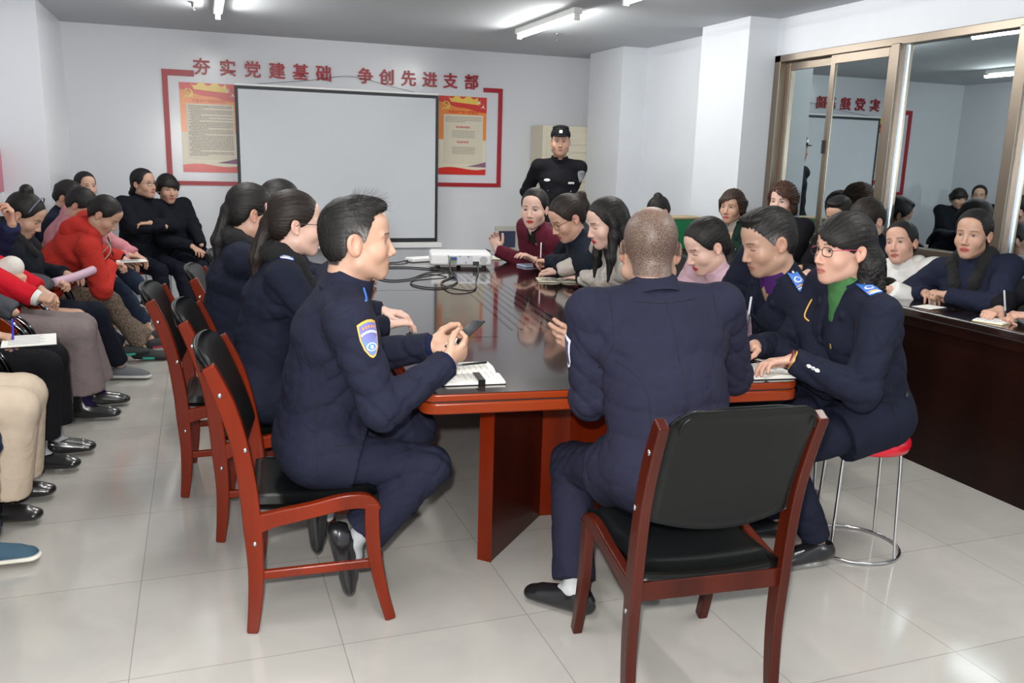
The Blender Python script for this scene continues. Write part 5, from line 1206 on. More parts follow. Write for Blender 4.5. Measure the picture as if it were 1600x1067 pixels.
p18 = P('woman in a white padded jacket with a pulled-back long ponytail, leaning on the desk', skin='w', head=(3.735, 3.83, 1.05), hk=1.05, face=200, hyaw=203, hpitch=-4, hroll=10, pel=(3.92, 3.80, .52), lip=(.42, .12, .10), handL=dict(p=(3.50, 3.62, .80), d=(-.4, .6, .1)), handR=dict(p=(3.47, 3.85, .80)), nolegs=True,
    hair=dict(style='lowpony', len=.26, t=.008), top=dict(col=(.68, .67, .65), collar='hood', g=.030, turtle=(.68, .67, .65)))
p19 = P('woman in navy coat with black fur collar and black ponytail, arms folded on the desk', skin='m', head=(3.73, 3.35, 1.145), hk=1.06, face=195, hyaw=203, hpitch=3, pel=(3.90, 3.32, .545), lip=(.40, .08, .08), wd=1.05, handL=dict(p=(3.56, 3.30, .84), d=(-.35, .9, .1), pose='fist', pole=(-.3, -1, -.6)), handR=dict(p=(3.60, 3.48, .82), d=(-.4, -.8, 0), pose='relax', pole=(.2, 1, -.3)), nolegs=True,
    hair=dict(style='lowpony', len=.20, t=.008), top=dict(col=(.012, .015, .032), collar='fur', furlong=1, g=.010))
p20 = P('person at the right edge in dark clothes writing in a small notebook', skin='w', head=(3.86, 2.78, 1.16), face=180, hyaw=180, hpitch=20, pel=(3.94, 2.76, .545), nolegs=True, handL=dict(p=(3.54, 2.80, .825), d=(-.7, .6, 0), n=(-.3, .5, -1), pose='pen', pole=(.1, -1, -.5)), handR=dict(p=(3.55, 2.98, .82), d=(-.9, -.1, -.1), pose='clasp', pole=(0, 1, -.4)),
    hair=dict(style='bob', t=.01), top=dict(col=BLACK, collar='fur', g=.01))
# back left
p21 = P('woman with glasses and low bun in black, arms crossed, seated at the back left', skin='m', head=(-.43, 7.85, 1.165), hk=1.04, face=-55, hyaw=-40, hpitch=-2, pel=(-.50, 7.85, .565), glasses=((.06, .02, .02),), handR=dict(p=(-.27, 7.58, .83), hide=True, pole=(-.6, -.6, -.6)), handL=dict(p=(-.38, 7.56, .86), d=(-1, -.1, .0), pole=(.8, -.2, -.6)),
    footR=dict(p=(-.30, 7.42, .085)), footL=dict(p=(-.10, 7.50, .085)), hair=dict(style='lowpony', len=.05, t=.009, bun=1, bunpos=(0, -.10, -.045)), top=dict(col=(.006, .007, .012), collar='stand', g=.012), bot=dict(col=(.006, .007, .014)))
p22 = P('woman with short black fringe in a dark coat, hands on lap, back left', skin='m', head=(-.25, 7.97, 1.12), hk=1.04, face=-50, hyaw=-68, hpitch=6, pel=(-.17, 8.02, .565), handR=dict(p=(-.08, 7.66, .66), d=(.6, -.7, -.3), pole=(-1, 0, -.4)), handL=dict(p=(-.0, 7.72, .66), hide=True),
    footR=dict(p=(-.02, 7.52, .085)), footL=dict(p=(.16, 7.62, .085)), hair=dict(style='shortw', len=.05, t=.010, bangs=.022), top=dict(col=(.006, .007, .012), collar='stand', g=.012), bot=dict(col=(.006, .007, .014)))
p23 = P('girl with dark hair peeping above the group by the corner pillar', skin='m', head=(-.82, 7.42, 1.155), hs=.9, face=-30, hyaw=-60, hpitch=0, pel=(-.98, 7.35, .56), nolegs=True, hair=dict(style='pony', len=.12, t=.008), top=dict(col=BLACK))
p24 = P('person with black hair bent forward between the girl and the red hoodie', skin='m', head=(-.885, 6.98, 1.09), face=0, hyaw=-20, hpitch=32, pel=(-1.10, 7.05, .54), nolegs=True, hair=dict(style='pony', len=.16, t=.011), top=dict(col=(.010, .014, .030)))
p25 = P('woman in a pink jacket leaning forward with her hands on her crossed jeans', skin='m', head=(-.78, 6.72, 1.05), face=0, hyaw=-15, hpitch=42, pel=(-1.0, 6.92, .54), handR=dict(p=(-.50, 6.70, .70), d=(.9, -.1, -.1)), handL=dict(p=(-.46, 6.78, .70)), footR=dict(p=(-.37, 6.85, .36), d=(1, -.1, -.15), style='bw', pole=(1, 0, 1)), footL=dict(p=(-.40, 6.98, .085), style='teal'),
    hair=dict(style='pony', len=.10, t=.012), top=dict(col=(.48, .20, .23), collar='stand', g=.012, name='jacket'), bot=dict(col=(.020, .030, .055), len=.82))
p26 = P('woman in a red hoodie, head bowed, writing on her lap', skin='m', head=(-.585, 6.2, 1.025), hk=1.04, face=5, hyaw=-12, hpitch=42, pel=(-1.02, 6.38, .54), lids=1, handR=dict(p=(-.58, 6.25, .70), d=(1, .2, -.1), pose='pen', pole=(-.1, -.8, -.9)), handL=dict(p=(-.52, 6.5, .70)), footR=dict(p=(-.42, 6.35, .085), style='teal'), footL=dict(p=(-.36, 6.62, .085), style='dark_pink'),
    hair=dict(style='bun', t=.006, bunpos=(0, -.10, .0)), top=dict(col=(.42, .030, .022), collar='hood', g=.016, name='hoodie'), bot=dict(name='trousers', col=(.15, .11, .075), mat=M('tweed', (.13, .095, .07), .9, var=.7, vscale=90, bump=.001, bscale=120)))
p28 = P('woman with a top knot and dark coat, rolled pink paper on her lap', skin='m', head=(-.945, 5.6, 1.065), hk=1.05, face=0, hyaw=-8, hpitch=34, pel=(-1.05, 5.72, .54), lids=1, handR=dict(p=(-.83, 5.42, .70), d=(1, .1, 0), pose='hold', pole=(-.4, -.6, -.8)), handL=dict(p=(-.78, 5.75, .70)), footR=dict(p=(-.52, 5.85, .085), style='pinklace'), footL=dict(p=(-.50, 6.35, .085), style='teal', pole=(1, .5, 1)),
    hair=dict(style='bun', t=.009, bunpos=(0, -.062, .125)), top=dict(col=(.006, .008, .014), collar='fur', g=.018), bot=dict(col=(.007, .009, .017), g=.01))
p29 = P('person in navy coat with white fluffy cuff at the left edge', skin='m', head=(-1.19, 5.25, 1.14), face=0, hyaw=0, hpitch=15, pel=(-1.12, 5.3, .54), handR=dict(p=(-.93, 5.02, .84), d=(.55, -.4, -.7), pose='relax', pole=(-.5, -.4, -1)), handL=dict(p=(-.93, 5.12, 1.05), d=(.1, -.1, 1), n=(-1, -.3, 0), pose='hold', pole=(-.5, .5, -1)), nolegs=True, wd=.9, hair=dict(style='bob'), top=dict(col=(.010, .015, .045), collar='stand', g=.015))
p30 = P('person in red coat, grey-brown trousers and black ankle boots at the left edge', skin='m', head=(-1.20, 4.98, 1.16), face=3, hyaw=0, hpitch=10, pel=(-1.06, 4.98, .55), handR=dict(p=(-.75, 4.72, .70), d=(1, -.1, -.1), n=(0, .4, -1), pose='fist', pole=(-.6, -.3, -1)), handL=dict(p=(-.78, 5.02, .70)), footR=dict(p=(-.63, 4.98, .09), style='boot'), footL=dict(p=(-.60, 5.22, .09), style='boot'), sock=(.02, .01, .05),
    hair=dict(style='bob'), top=dict(col=(.50, .010, .022), collar='stand', g=.02, name='coat'), bot=dict(col=(.19, .155, .155), flare=.105, len=.80, g=.015, wr=.003))
p31 = P('person in black trousers and grey socks at the left edge, writing in a notebook', skin='m', head=(-1.2, 4.3, 1.15), face=0, hyaw=0, hpitch=25, pel=(-1.12, 4.3, .545), handR=dict(p=(-.84, 4.02, .68), d=(1, .1, -.25), pose='pen', pole=(-.4, -.4, -1)), handL=dict(p=(-.75, 4.4, .66), hide=True), footR=dict(p=(-.74, 4.20, .09), style='black'), footL=dict(p=(-.70, 4.40, .09), style='black'), sock=(.42, .43, .46),
    hair=dict(style='bob'), top=dict(col=(.055, .06, .07), collar='stand', g=.012), bot=dict(col=(.007, .007, .009), flare=.085, len=.80, g=.012, wr=.003))
p32 = P('person in wide beige trousers and gold-buckled black loafers at the left edge', skin='m', head=(-1.2, 3.62, 1.15), face=0, hyaw=0, hpitch=25, pel=(-1.12, 3.62, .55), handR=dict(p=(-1.0, 3.4, .70), hide=True), handL=dict(p=(-1.0, 3.8, .66), hide=True), footR=dict(p=(-.81, 3.62, .09), style='loafer'), footL=dict(p=(-.80, 3.85, .09), style='loafer'), sock=(.01, .01, .012),
    hair=dict(style='bob'), top=dict(col=(.5, .45, .4), collar='stand', g=.01), bot=dict(col=(.56, .46, .36), flare=.12, len=.84, g=.02, wr=.002))
p33 = P('person at the lower left edge, only a teal canvas sneaker with white sole in view', skin='m', head=(-1.2, 3.1, 1.15), face=0, pel=(-1.15, 3.12, .54), footR=dict(p=(-.775, 3.24, .085), style='blue', d=(1, .05)), footL=dict(p=(-1.0, 3.40, .085), style='blue'), hair=dict(style='bob'), top=dict(col=(.2, .2, .25)), bot=dict(col=(.02, .03, .06)))
p34 = P('person at the lower left edge, only the tip of a white shoe in view', skin='m', head=(-1.2, 2.5, 1.15), face=0, pel=(-1.15, 2.5, .54), footR=dict(p=(-.88, 3.04, .085), style='white'), footL=dict(p=(-.93, 2.6, .085), style='white'), hair=dict(style='bob'), top=dict(col=(.2, .2, .2)), bot=dict(col=(.02, .02, .02)))

if g0: cap_hat(g0['body'], g0['c'], g0['B'], g0['hs'], cloth(BLACK))

# ---------------------------------------------------------------- badges, boards and buttons on the uniforms
def rect(w, h): return [(-w/2, -h/2), (w/2, -h/2), (w/2, h/2), (-w/2, h/2)]
def disc(r, n=14, sx=1.0): return [(r*sx*math.cos(2*math.pi*i/n), r*math.sin(2*math.pi*i/n)) for i in range(n)]
def shield(s=1.0):
    L = [(-.036, .030), (-.037, .045), (-.018, .054), (0, .057), (.018, .054), (.037, .045), (.036, .030), (.033, .0), (.024, -.030), (.010, -.050), (0, -.056), (-.010, -.050), (-.024, -.030), (-.033, .0)]
    return [(a*s, b*s) for a, b in L]
blue_b = M('board_blue', (.035, .14, .50), .55); violet = M('patch_violet', (.16, .17, .42), .7); yel = M('thread_yellow', (.80, .42, .07), .6); wht = M('thread_white', (.62, .66, .78), .6); silver_t = M('thread_silver', (.6, .6, .6), .5)
def mids(a, b, t): return np.array(a)*(1-t)+np.array(b)*t
if m1:
    j = m1['jacket']; s0, e0 = m1['SH']['R'], m1['EL']['R']; p = mids(s0, e0, .17)+V3(.018, 0, 0); ax = nrm(np.array(s0)-np.array(e0)+V3(.06, 0, .05)); upv = tuple(ax); dr = nrm(V3(-.28, 1, -.05)); p0 = p-dr*.3+ax*.0
    pt = on_cloth(j, p0, dr, shield(.98), yel, 'sleeve_patch', m1['body'], .003, upv)
    if pt:
        on_cloth(j, p0, dr, shield(.86), violet, 'patch_field', pt, .0045, upv)
        on_cloth(j, p0, dr, [(a, b) for a, b in shield(.78) if b < .012] , M('patch_blue', (.10, .22, .55), .7), 'patch_lower', pt, .0055, upv)
        for k in range(9):
            a = -.026+k*.0065; zz = .012+.010*(1-(a/.03)**2); on_cloth(j, p0+V3(0, 0, 0), dr, [(x+a, y+zz) for x, y in rect(.0048, .007)], wht, 'patch_letters', pt, .0062, upv)
        for k in range(5):
            a = -.020+k*.010; zz = .028+.008*(1-(a/.03)**2); on_cloth(j, p0, dr, [(x+a, y+zz) for x, y in rect(.006, .008)], M('thread_orange', (.65, .25, .12), .6), 'patch_letters', pt, .0062, upv)
        on_cloth(j, p0, dr, [(x, y-.022) for x, y in disc(.012, sx=1.5)], wht, 'patch_emblem', pt, .0062, upv); on_cloth(j, p0, dr, [(x, y-.022) for x, y in disc(.0095, sx=1.5)], M('patch_blue', (.10, .22, .55), .7), 'patch_emblem_field', pt, .0068, upv); on_cloth(j, p0, dr, [(x, y-.022) for x, y in rect(.009, .010)], wht, 'patch_emblem', pt, .0075, upv)
def board(inf, side, t_=.66, bars=2):
    j = inf['jacket']; q = -1 if side == 'L' else 1; N, SHs, f, r = inf['N'], inf['SH'][side], inf['f'], inf['r']
    p = mids(N, SHs, t_)+V3(0, 0, .3)+f*(.040 if inf is m1 else .01); up = tuple(r*q)
    b = on_cloth(j, p, (0, 0, -1), rect(.048, .085), blue_b, 'shoulder_board', inf['body'], .004, up)
    if b and bars:
        on_cloth(j, p, (0, 0, -1), [(x, y-.0) for x, y in disc(.012, sx=1.4)], silver_t, 'board_emblem', b, .0062, up); on_cloth(j, p, (0, 0, -1), disc(.008, sx=1.4), blue_b, 'board_emblem_field', b, .0069, up)
        for k in range(bars): on_cloth(j, p, (0, 0, -1), [(x, y+.024+k*.010) for x, y in rect(.048, .0035)], yel if k == 0 else wht, 'board_bar', b, .0062, up)
        on_cloth(j, p, (0, 0, -1), [(x, y-.030) for x, y in disc(.0055)], steel, 'board_button', b, .0065, up)
for inf in (m3, m4, m9):
    if inf:
        for s_ in 'LR': board(inf, s_, .42 if inf is m1 else .66, 0 if inf is m1 else 2)
def button(inf, p, d, r=.008, m=None):
    return on_cloth(inf['jacket'], p, d, disc(r, 12), m or steel, 'button', inf['body'], .005, (0, 0, 1), .003)
if m3:
    N, u, f, r, pl = [m3[k] for k in ('N', 'u', 'f', 'r', 'pel')]
    for t in (.30, .40): button(m3, N-u*t+f*.45-r*.02, -f)
    button(m3, pl+V3(0, -.5, .10), (0, 1, 0), .011); on_cloth(m3['jacket'], N-u*.16-r*.075+f*.5, -f, rect(.006, .018), gold, 'lapel_pin', m3['body'], .006)
    w, e_ = m3['WR']['L'], m3['EL']['L']
    for k in range(3):
        pp = mids(w, e_, .05+.06*k); button(m3, pp+V3(0, -.3, 0), (0, 1, 0), .006)
    mb = MB(); ax = Vector(nrm(w-e_)); a1 = ax.orthogonal().normalized(); a2 = ax.cross(a1); cc = Vector(w)+ax*.012
    mb.tube([cc+(a1*math.cos(t)+a2*math.sin(t))*.031 for t in np.linspace(0, 6.283, 20, endpoint=False)], .0035, 6, closed=True); mb.build('bracelet', M('garnet_beads', (.15, .01, .02), .2), m3['body'], smooth=True)
    mb = MB(); cc = Vector(w)+ax*.002
    mb.tube([cc+(a1*math.cos(t)+a2*math.sin(t))*.033 for t in np.linspace(0, 6.283, 20, endpoint=False)], .003, 6, closed=True); mb.build('gold_bracelet', gold, m3['body'], smooth=True)
if m4:
    N, u, f, r = [m4[k] for k in ('N', 'u', 'f', 'r')]
    for t in (.28, .38): button(m4, N-u*t+f*.45-r*.03, -f)
    w = m4['SH']['L']; mb = MB()
if m1:
    pl = m1['pel']; button(m1, pl+V3(.16, -.5, .06), (0, 1, 0), .009)
if m2:
    j = m2['jacket']; s0, e0 = m2['SH']['L'], m2['EL']['L']; p = mids(s0, e0, .45); ax = nrm(s0-e0); dr = nrm(V3(.9, -.30, 0))
    pt = on_cloth(j, p-dr*.3, dr, shield(.95), wht, 'sleeve_patch', m2['body'], .003, tuple(ax))
    if pt: on_cloth(j, p-dr*.3, dr, shield(.80), M('patch_dark', (.05, .05, .12), .7), 'patch_field', pt, .0045, tuple(ax))
if g0:
    N, u, f, r = [g0[k] for k in ('N', 'u', 'f', 'r')]; dr = tuple(-f)
    on_cloth(g0['jacket'], N-u*.19-r*.10+f*.5, dr, rect(.055, .018), M('badge_white', (.7, .72, .72), .4), 'name_tag', g0['body'], .004); on_cloth(g0['jacket'], N-u*.17+r*.11+f*.5, dr, disc(.012, sx=2.2), M('badge_white', (.7, .72, .72), .4), 'chest_badge', g0['body'], .004)
    for q in (-1, 1): on_cloth(g0['jacket'], N-u*.26+r*q*.10+f*.5, dr, disc(.005), steel, 'pocket_button', g0['body'], .004)
    s0, e0 = g0['SH']['L'], g0['EL']['L']; p = mids(s0, e0, .38)+f*.4; pt = on_cloth(g0['jacket'], p-r*.03, dr, shield(.9), M('badge_grey', (.35, .36, .38), .5), 'sleeve_patch', g0['body'], .004)
    if pt: on_cloth(g0['jacket'], p-r*.03, dr, [(x, y-.018) for x, y in disc(.016, sx=1.2)], wht, 'patch_emblem', pt, .006)
    on_cloth(g0['jacket'], mids(N, g0['SH']['L'], .8)+V3(0, 0, .3), (0, 0, -1), rect(.04, .06), silver_t, 'shoulder_board', g0['body'], .004)
if p13:
    N, u, f, r = [p13[k] for k in ('N', 'u', 'f', 'r')]; on_cloth(p13['jacket'], N-u*.15-r*.07+f*.5, tuple(-f), rect(.035, .012), M('badge_white', (.7, .72, .72), .4), 'brooch', p13['body'], .012)
if p28:
    B_, c_ = p28['B'], p28['c']; mb = MB(); mb.tube([tuple(c_+B_@(V3(.092*math.cos(t), .030+.03*math.sin(t)*0, .025+.112*math.sin(t))*p28['hs'])) for t in np.linspace(.15, math.pi-.15, 18)], .0045, 6); mb.build('headband', M('beaded_band', (.12, .14, .2), .3), p28['body'], smooth=True)
if p29:
    v = Vol(p29['WR']['R']-.1, p29['WR']['R']+.1, .006); v.cap(p29['WR']['R']+(p29['EL']['R']-p29['WR']['R'])*.3, p29['WR']['R'], .058, .058, .01); P_, Q_ = v.mesh(); mk('fluffy_cuff', [(P_, Q_)], M('white_fleece', (.62, .60, .55), .95, bump=.004, bscale=120), p29['body'])
if p26:
    for q in 'LR':
        w, e_ = p26['WR'][q], p26['EL'][q]; v = Vol(w-.08, w+.08, .008); v.cap(w+(e_-w)*.16, w+(w-e_)*.03, .045, .040, .01, flat=True); P_, Q_ = v.mesh(); mk('knit_cuff', [(P_, Q_)], cloth(BLACK), p26['body'])
    N, u, f_, r_ = p26['N'], p26['u'], p26['f'], p26['r']
    for q in (-1, 1):
        mb = MB(); mb.tube(spline([N+f_*.10+r_*q*.05, N+f_*.16+r_*q*.05-u*.05, N+f_*.17+r_*q*.055-u*.16], 5), .004, 6); mb.build('drawstring', M('cord_white', (.6, .55, .5), .7), p26['body'], smooth=True)
if m6:
    for q in 'LR':
        v = Vol(m6['WR'][q]-.09, m6['WR'][q]+.09, .005); v.cap(m6['WR'][q]+(m6['EL'][q]-m6['WR'][q])*.04, m6['WR'][q]+(m6['WR'][q]-m6['EL'][q])*.09, .040, .034, .01); P_, Q_ = v.mesh(); mk('black_cuff', [(P_, Q_)], cloth(BLACK), m6['body'])

# ---------------------------------------------------------------- things on the table and desk
def ang_mat(x, y, z, rz, rx=0, ry=0): return Matrix.Translation((x, y, z)) @ Matrix.Rotation(R(rz), 4, 'Z') @ Matrix.Rotation(R(ry), 4, 'Y') @ Matrix.Rotation(R(rx), 4, 'X')
def notebook(x, y, z, rz, w, h, label, cover=None, page=None, thick=.010, open_=True, lines=True, tilt=0):
    t = empty('notebook', (x, y, z), R(rz)); t.rotation_euler = (R(tilt), 0, R(rz)); cover = cover or black_plastic; page = page or paper
    mb = MB(); mb.box((-w/2-.003, -h/2-.003, 0), (w/2+.003, h/2+.003, .002)); mb.build('cover', cover, t, bevel=.001)
    for s in ((-1, 1) if open_ else (1,)):
        n = 8; vs = []; fs = []
        for i in range(n+1):
            u = i/n; zz = .002+thick*(math.sin(min(u*2.2, 1)*math.pi/2))*(1-.5*u); xx = s*u*w/2 if open_ else -w/2+u*w
            for yy in (-h/2, h/2): vs.append((xx, yy, zz if open_ else .002+thick))
            for yy in (-h/2, h/2): vs.append((xx, yy, .002))
        for i in range(n):
            a = i*4; fs += [(a, a+4, a+5, a+1), (a+2, a+3, a+7, a+6), (a, a+2, a+6, a+4), (a+1, a+5, a+7, a+3)]
        fs += [(0, 1, 3, 2), (n*4, n*4+2, n*4+3, n*4+1)]
        mb = MB(); mb.add(vs, fs); pg = mb.build('pages', page, t)
        if lines:
            mb = MB(); k0 = 9
            for k in range(k0):
                yy = -h*.38+h*.76*k/(k0-1); x0, x1 = (s*w*.06, s*w*(.30+.12*((k*7) % 3)/2)) if open_ else (-w*.38, w*.2+.1*w*((k*5) % 3)/2)
                zz = .0026+thick*(1-.28) if open_ else .0026+thick
                mb.box((min(x0, x1), yy, zz-.0005), (max(x0, x1), yy+.0009, zz+.0006))
            mb.build('handwriting', M('ink', (.25, .25, .30), .6), pg)
    return tag(t, label, 'notebook')
T_ = .7505
n1 = notebook(.815, 2.665, T_, 84, .275, .205, 'open white notebook with black strap at the near left corner of the table', thick=.014)
mb = MB(); mb.box((-.142, -.035, .016), (-.045, -.012, .019)); mb.box((-.145, -.035, .0), (-.141, -.012, .019)); mb.build('closing_strap', leather, n1, bevel=.001)
notebook(2.00, 4.68, T_, -15, .26, .17, 'cream notebook open under the hands of the young woman in the cream jacket', page=cream_paper)
notebook(2.09, 5.36, T_, 10, .17, .12, 'small pale blue pad before the woman with black glasses', page=M('blue_paper', (.50, .58, .75), .6), open_=False)
notebook(2.02, 5.80, T_, -8, .26, .18, 'cream notebook before the woman in maroon at the far end', page=cream_paper)
notebook(2.03, 4.22, T_, 20, .18, .12, 'cream notebook edge showing just left of the shaven head', page=cream_paper)
notebook(1.80, 2.44, T_, -8, .24, .17, 'thick white notebook under the hands of the woman with the green turtleneck', thick=.018)
notebook(2.02, 2.66, T_, 25, .21, .15, 'white sheet pad under the arm of the man with greying hair', open_=False, thick=.003)
notebook(3.46, 2.92, .7805, 20, .17, .13, 'small open notebook on the desk at the right edge, being written in', cover=M('yellow_cover', (.5, .38, .1), .5))
notebook(3.45, 3.30, .7805, 12, .14, .10, 'small white slip on the desk before the woman with the fur collar', open_=False, thick=.001, lines=False)
notebook(3.52, 3.68, .7805, 30, .20, .14, 'white papers on the desk before the woman in white', open_=False, thick=.004)
notebook(-.70, 3.99, .655, 8, .20, .22, 'white notebook held on the lap at the left edge, being written in', open_=False, thick=.004)
notebook(-.46, 6.42, .69, 10, .19, .14, 'white pad on the lap of the woman in the red hoodie', open_=False, thick=.004)
def pen(p, q, label, m=None, cap=None):
    mb = MB(); p, q = Vector(p), Vector(q); d = (q-p).normalized(); L = (q-p).length
    mb.tube([p, p+d*.012, p+d*.013, q-d*.004, q], [.0008, .0032, .0042, .0042, .003], 10); o = mb.build('pen', m or black_plastic, None, smooth=True)
    mb = MB(); mb.tube([p+d*.012, p+d*.045], .0046, 10); mb.build('grip', cap or black_rubber, o, smooth=True)
    return tag(o, label, 'pen')
pen((.77, 2.71, .772), (.905, 2.72, .775), 'black and silver pen lying in the open notebook at the near left', black_plastic, steel)
def pen_at(inf, side, label, up=(0, 0, 1), m=None, L=.14):
    if not inf: return
    w, e_ = inf['WR'][side], inf['EL'][side]; hd = nrm(w-e_); c_ = w+hd*.085+V3(0, 0, .005)
    a = c_-V3(0, 0, .03)+hd*.015; pen(a, a+nrm(np.array(up))*L, label, m)
grey_pen = M('grey_pen', (.45, .48, .52), .3)
pen_at(m4, 'L', 'grey pen upright in the hand of the man with greying hair', (.12, .05, 1), grey_pen)
pen_at(m7, 'L', 'white pen upright in the hand of the woman with black glasses', (0, 0, 1), white_plastic)
pen_at(m8, 'R', 'silver pen held in the raised hand of the woman in maroon', (.5, -.2, -.25), grey_pen)
pen_at(p20, 'L', 'black and white pen in the writing hand at the right edge', (-.15, .1, 1), grey_pen)
pen_at(p31, 'R', 'blue pen in the writing hand at the left edge', (.05, 0, 1), M('blue_pen', (.03, .03, .5), .3))
pen_at(p26, 'R', 'pen in the hand of the woman in the red hoodie', (-.2, -.1, 1), black_plastic)
pen_at(m3, 'R', 'pen in the writing hand of the woman with the green turtleneck', (.2, 0, 1), black_plastic)
# phone
mb = MB(); A_, B2 = Vector((.730, 2.565, .872)), Vector((.836, 2.60, .945)); d_ = (B2-A_).normalized(); sd = Vector((-.22, .93, -.10)); sd = (sd-d_*sd.dot(d_)).normalized(); nn = d_.cross(sd)
mt = Matrix((sd, d_, nn)).transposed().to_4x4(); mt.translation = (A_+B2)/2
mb.box((-.033, -.070, -.004), (.033, .070, .004), mt); ph = mb.build('phone', M('phone_black', (.02, .022, .025), .25), None, bevel=.003)
mb = MB(); mb.box((-.030, -.064, .0041), (.030, .064, .0046), mt); mb.build('phone_screen', M('dark_glass', (.01, .01, .012), .05), ph)
tag(ph, 'black mobile phone held in both hands by the man at the near left', 'phone')
# projector
pj = empty('projector', (1.60, 5.42, T_), R(-12))
mb = MB(); mb.box((-.20, -.13, .018), (.20, .13, .098)); mb.build('housing', white_plastic, pj, bevel=.018, segs=4)
mb = MB(); mb.box((-.085, -.1315, .030), (-.03, -.129, .080)); mb.build('socket_panel', M('panel_green', (.25, .32, .25), .4), pj)
mb = MB(); mb.box((-.03, -.1325, .030), (.075, -.1295, .085)); mb.build('rear_plate', M('pale_plastic', (.62, .64, .70), .4), pj, bevel=.001)
mb = MB(); mb.box((-.07, -.150, .060), (-.03, -.13, .074)); mb.build('vga_plug', M('vga_blue', (.02, .04, .25), .4), pj, bevel=.002)
for x_, z_, r_ in ((-.085, .082, .004), (-.01, .08, .004), (.045, .078, .006), (.03, .040, .006)):
    mb = MB(); mb.lathe([(r_, 0), (r_, .002)], (0, 0, 0), 12); o = mb.build('socket', black_plastic, pj); o.location = (x_, -.1305, z_); o.rotation_euler = (R(90), 0, 0)
mb = MB(); mb.box((.075, -.132, .020), (.115, -.128, .048)); mb.build('power_socket', black_plastic, pj)
mb = MB()
for k in range(7): mb.tube([(.145+.024*math.cos(a)*(k+1)/7, -.1315, .058+.024*math.sin(a)*(k+1)/7) for a in np.linspace(0, 6.28, 16, endpoint=False)], .0009, 4, closed=True)
mb.build('speaker_grille', M('grille_grey', (.45, .46, .48), .5), pj)
for x_ in (-.15, .15):
    mb = MB(); mb.lathe([(.014, 0), (.014, .02)], (x_, -.1, 0), 12); mb.build('foot', black_plastic, pj)
mb = MB(); mb.lathe([(.014, 0), (.014, .02)], (0, .1, 0), 12); mb.build('foot', black_plastic, pj)
mb = MB(); mb.lathe([(.036, 0), (.036, .015), (.030, .016), (.028, .004)], (0, 0, 0), 20); o = mb.build('lens', black_plastic, pj); o.location = (.1, .13, .058); o.rotation_euler = (R(-90), 0, 0)
tag(pj, 'white video projector standing on the table with cables plugged in its back', 'projector')
ad = empty('power_adapter', (1.42, 5.72, T_), R(20)); mb = MB(); mb.box((-.11, -.05, 0), (.11, .05, .028)); mb.build('case', white_plastic, ad, bevel=.008)
mb = MB(); mb.tube([(.11, 0, .014), (.16, 0, .008)], .005, 6); mb.build('plug_cord', black_rubber, ad); tag(ad, 'flat white box lying on the table left of the projector', 'box')
z_ = T_+.005
def cable(pts, label, r=.0042):
    mb = MB(); mb.tube(spline(pts, 8), r, 7); return tag(mb.build('cable', black_rubber, None, smooth=True), label, 'cable')
pb = pj.matrix_basis
cable([(1.50, 5.28, .815), (1.47, 5.20, .80), (1.45, 5.10, z_), (1.38, 4.72, z_), (1.22, 4.50, z_), (1.10, 4.62, z_), (1.16, 4.85, z_), (1.40, 5.02, z_+.01), (1.30, 5.10, z_), (1.12, 4.85, z_), (.98, 4.86, z_), (.95, 5.2, z_), (1.15, 5.5, z_)], 'black video cable looping on the table in front of the projector')
cable([(1.66, 5.24, .785), (1.64, 5.14, z_), (1.52, 4.80, z_+.009), (1.38, 4.40, z_), (1.26, 4.42, z_+.009), (1.28, 4.70, z_), (1.46, 5.05, z_), (1.30, 5.35, z_), (1.05, 5.45, z_), (.98, 5.8, z_)], 'black power cable with the nearest loop towards the grooved inlay')
cable([(1.32, 5.70, z_+.006), (1.2, 5.62, z_), (1.08, 5.75, z_), (1.1, 6.05, z_), (.98, 6.2, z_)], 'short black cord from the flat white box to the left')
if p30:
    v = Vol(p30['WR']['R']-.09, p30['WR']['R']+.12, .006); w, e_ = p30['WR']['R'], p30['EL']['R']; v.cap(w+(e_-w)*.05, w+(w-e_)*.10, .044, .038, .01, flat=True); P_, Q_ = v.mesh(); mk('white_cuff', [(P_, Q_)], cloth((.6, .6, .6)), p30['body'])
# laps and seats
mb = MB(); mb.tube(spline([(-.80, 5.40, .700), (-.70, 5.53, .715), (-.62, 5.66, .735)], 6), .025, 16); tag(mb.build('rolled_paper', M('pink_paper', (.50, .33, .42), .6), None, smooth=True), 'rolled pink paper on the lap of the woman with the top knot', 'paper')
v = Vol((-1.16, 4.86, .60), (-.74, 5.44, .86), .008); v.ecap((-.96, 5.0, .70), (-.92, 5.32, .71), (1, 0, 0), (.15, .07), (.14, .06), .03); v.wrinkle(.008); P_, Q_ = v.mesh(); tag(mk('cloth_bag', [(P_, Q_)], cloth((.055, .057, .065))), 'dark grey soft bag on the lap at the left edge', 'bag')
v = Vol((3.42, 3.62, .77), (3.70, 3.95, .95), .006); v.ecap((3.58, 3.76, .82), (3.58, 3.84, .815), (1, 0, .2), (.09, .045), (.085, .04), .02); P_, Q_ = v.mesh(); bg = mk('handbag', [(P_, Q_)], leather)
mb = MB(); mb.tube(spline([(3.52, 3.76, .85), (3.53, 3.76, .92), (3.58, 3.78, .95), (3.62, 3.80, .92), (3.63, 3.80, .84)], 6), .006, 8); mb.build('strap', leather, bg, smooth=True); tag(bg, 'black handbag with a raised strap on the desk before the white jacket', 'bag')
gb_ = empty('green_box', (3.55, 5.95, 0), R(10)); mb = MB(); mb.box((-.17, -.12, .80), (.17, .12, 1.03)); mb.build('box_body', M('green_card', (.01, .16, .06), .5), gb_, bevel=.004)
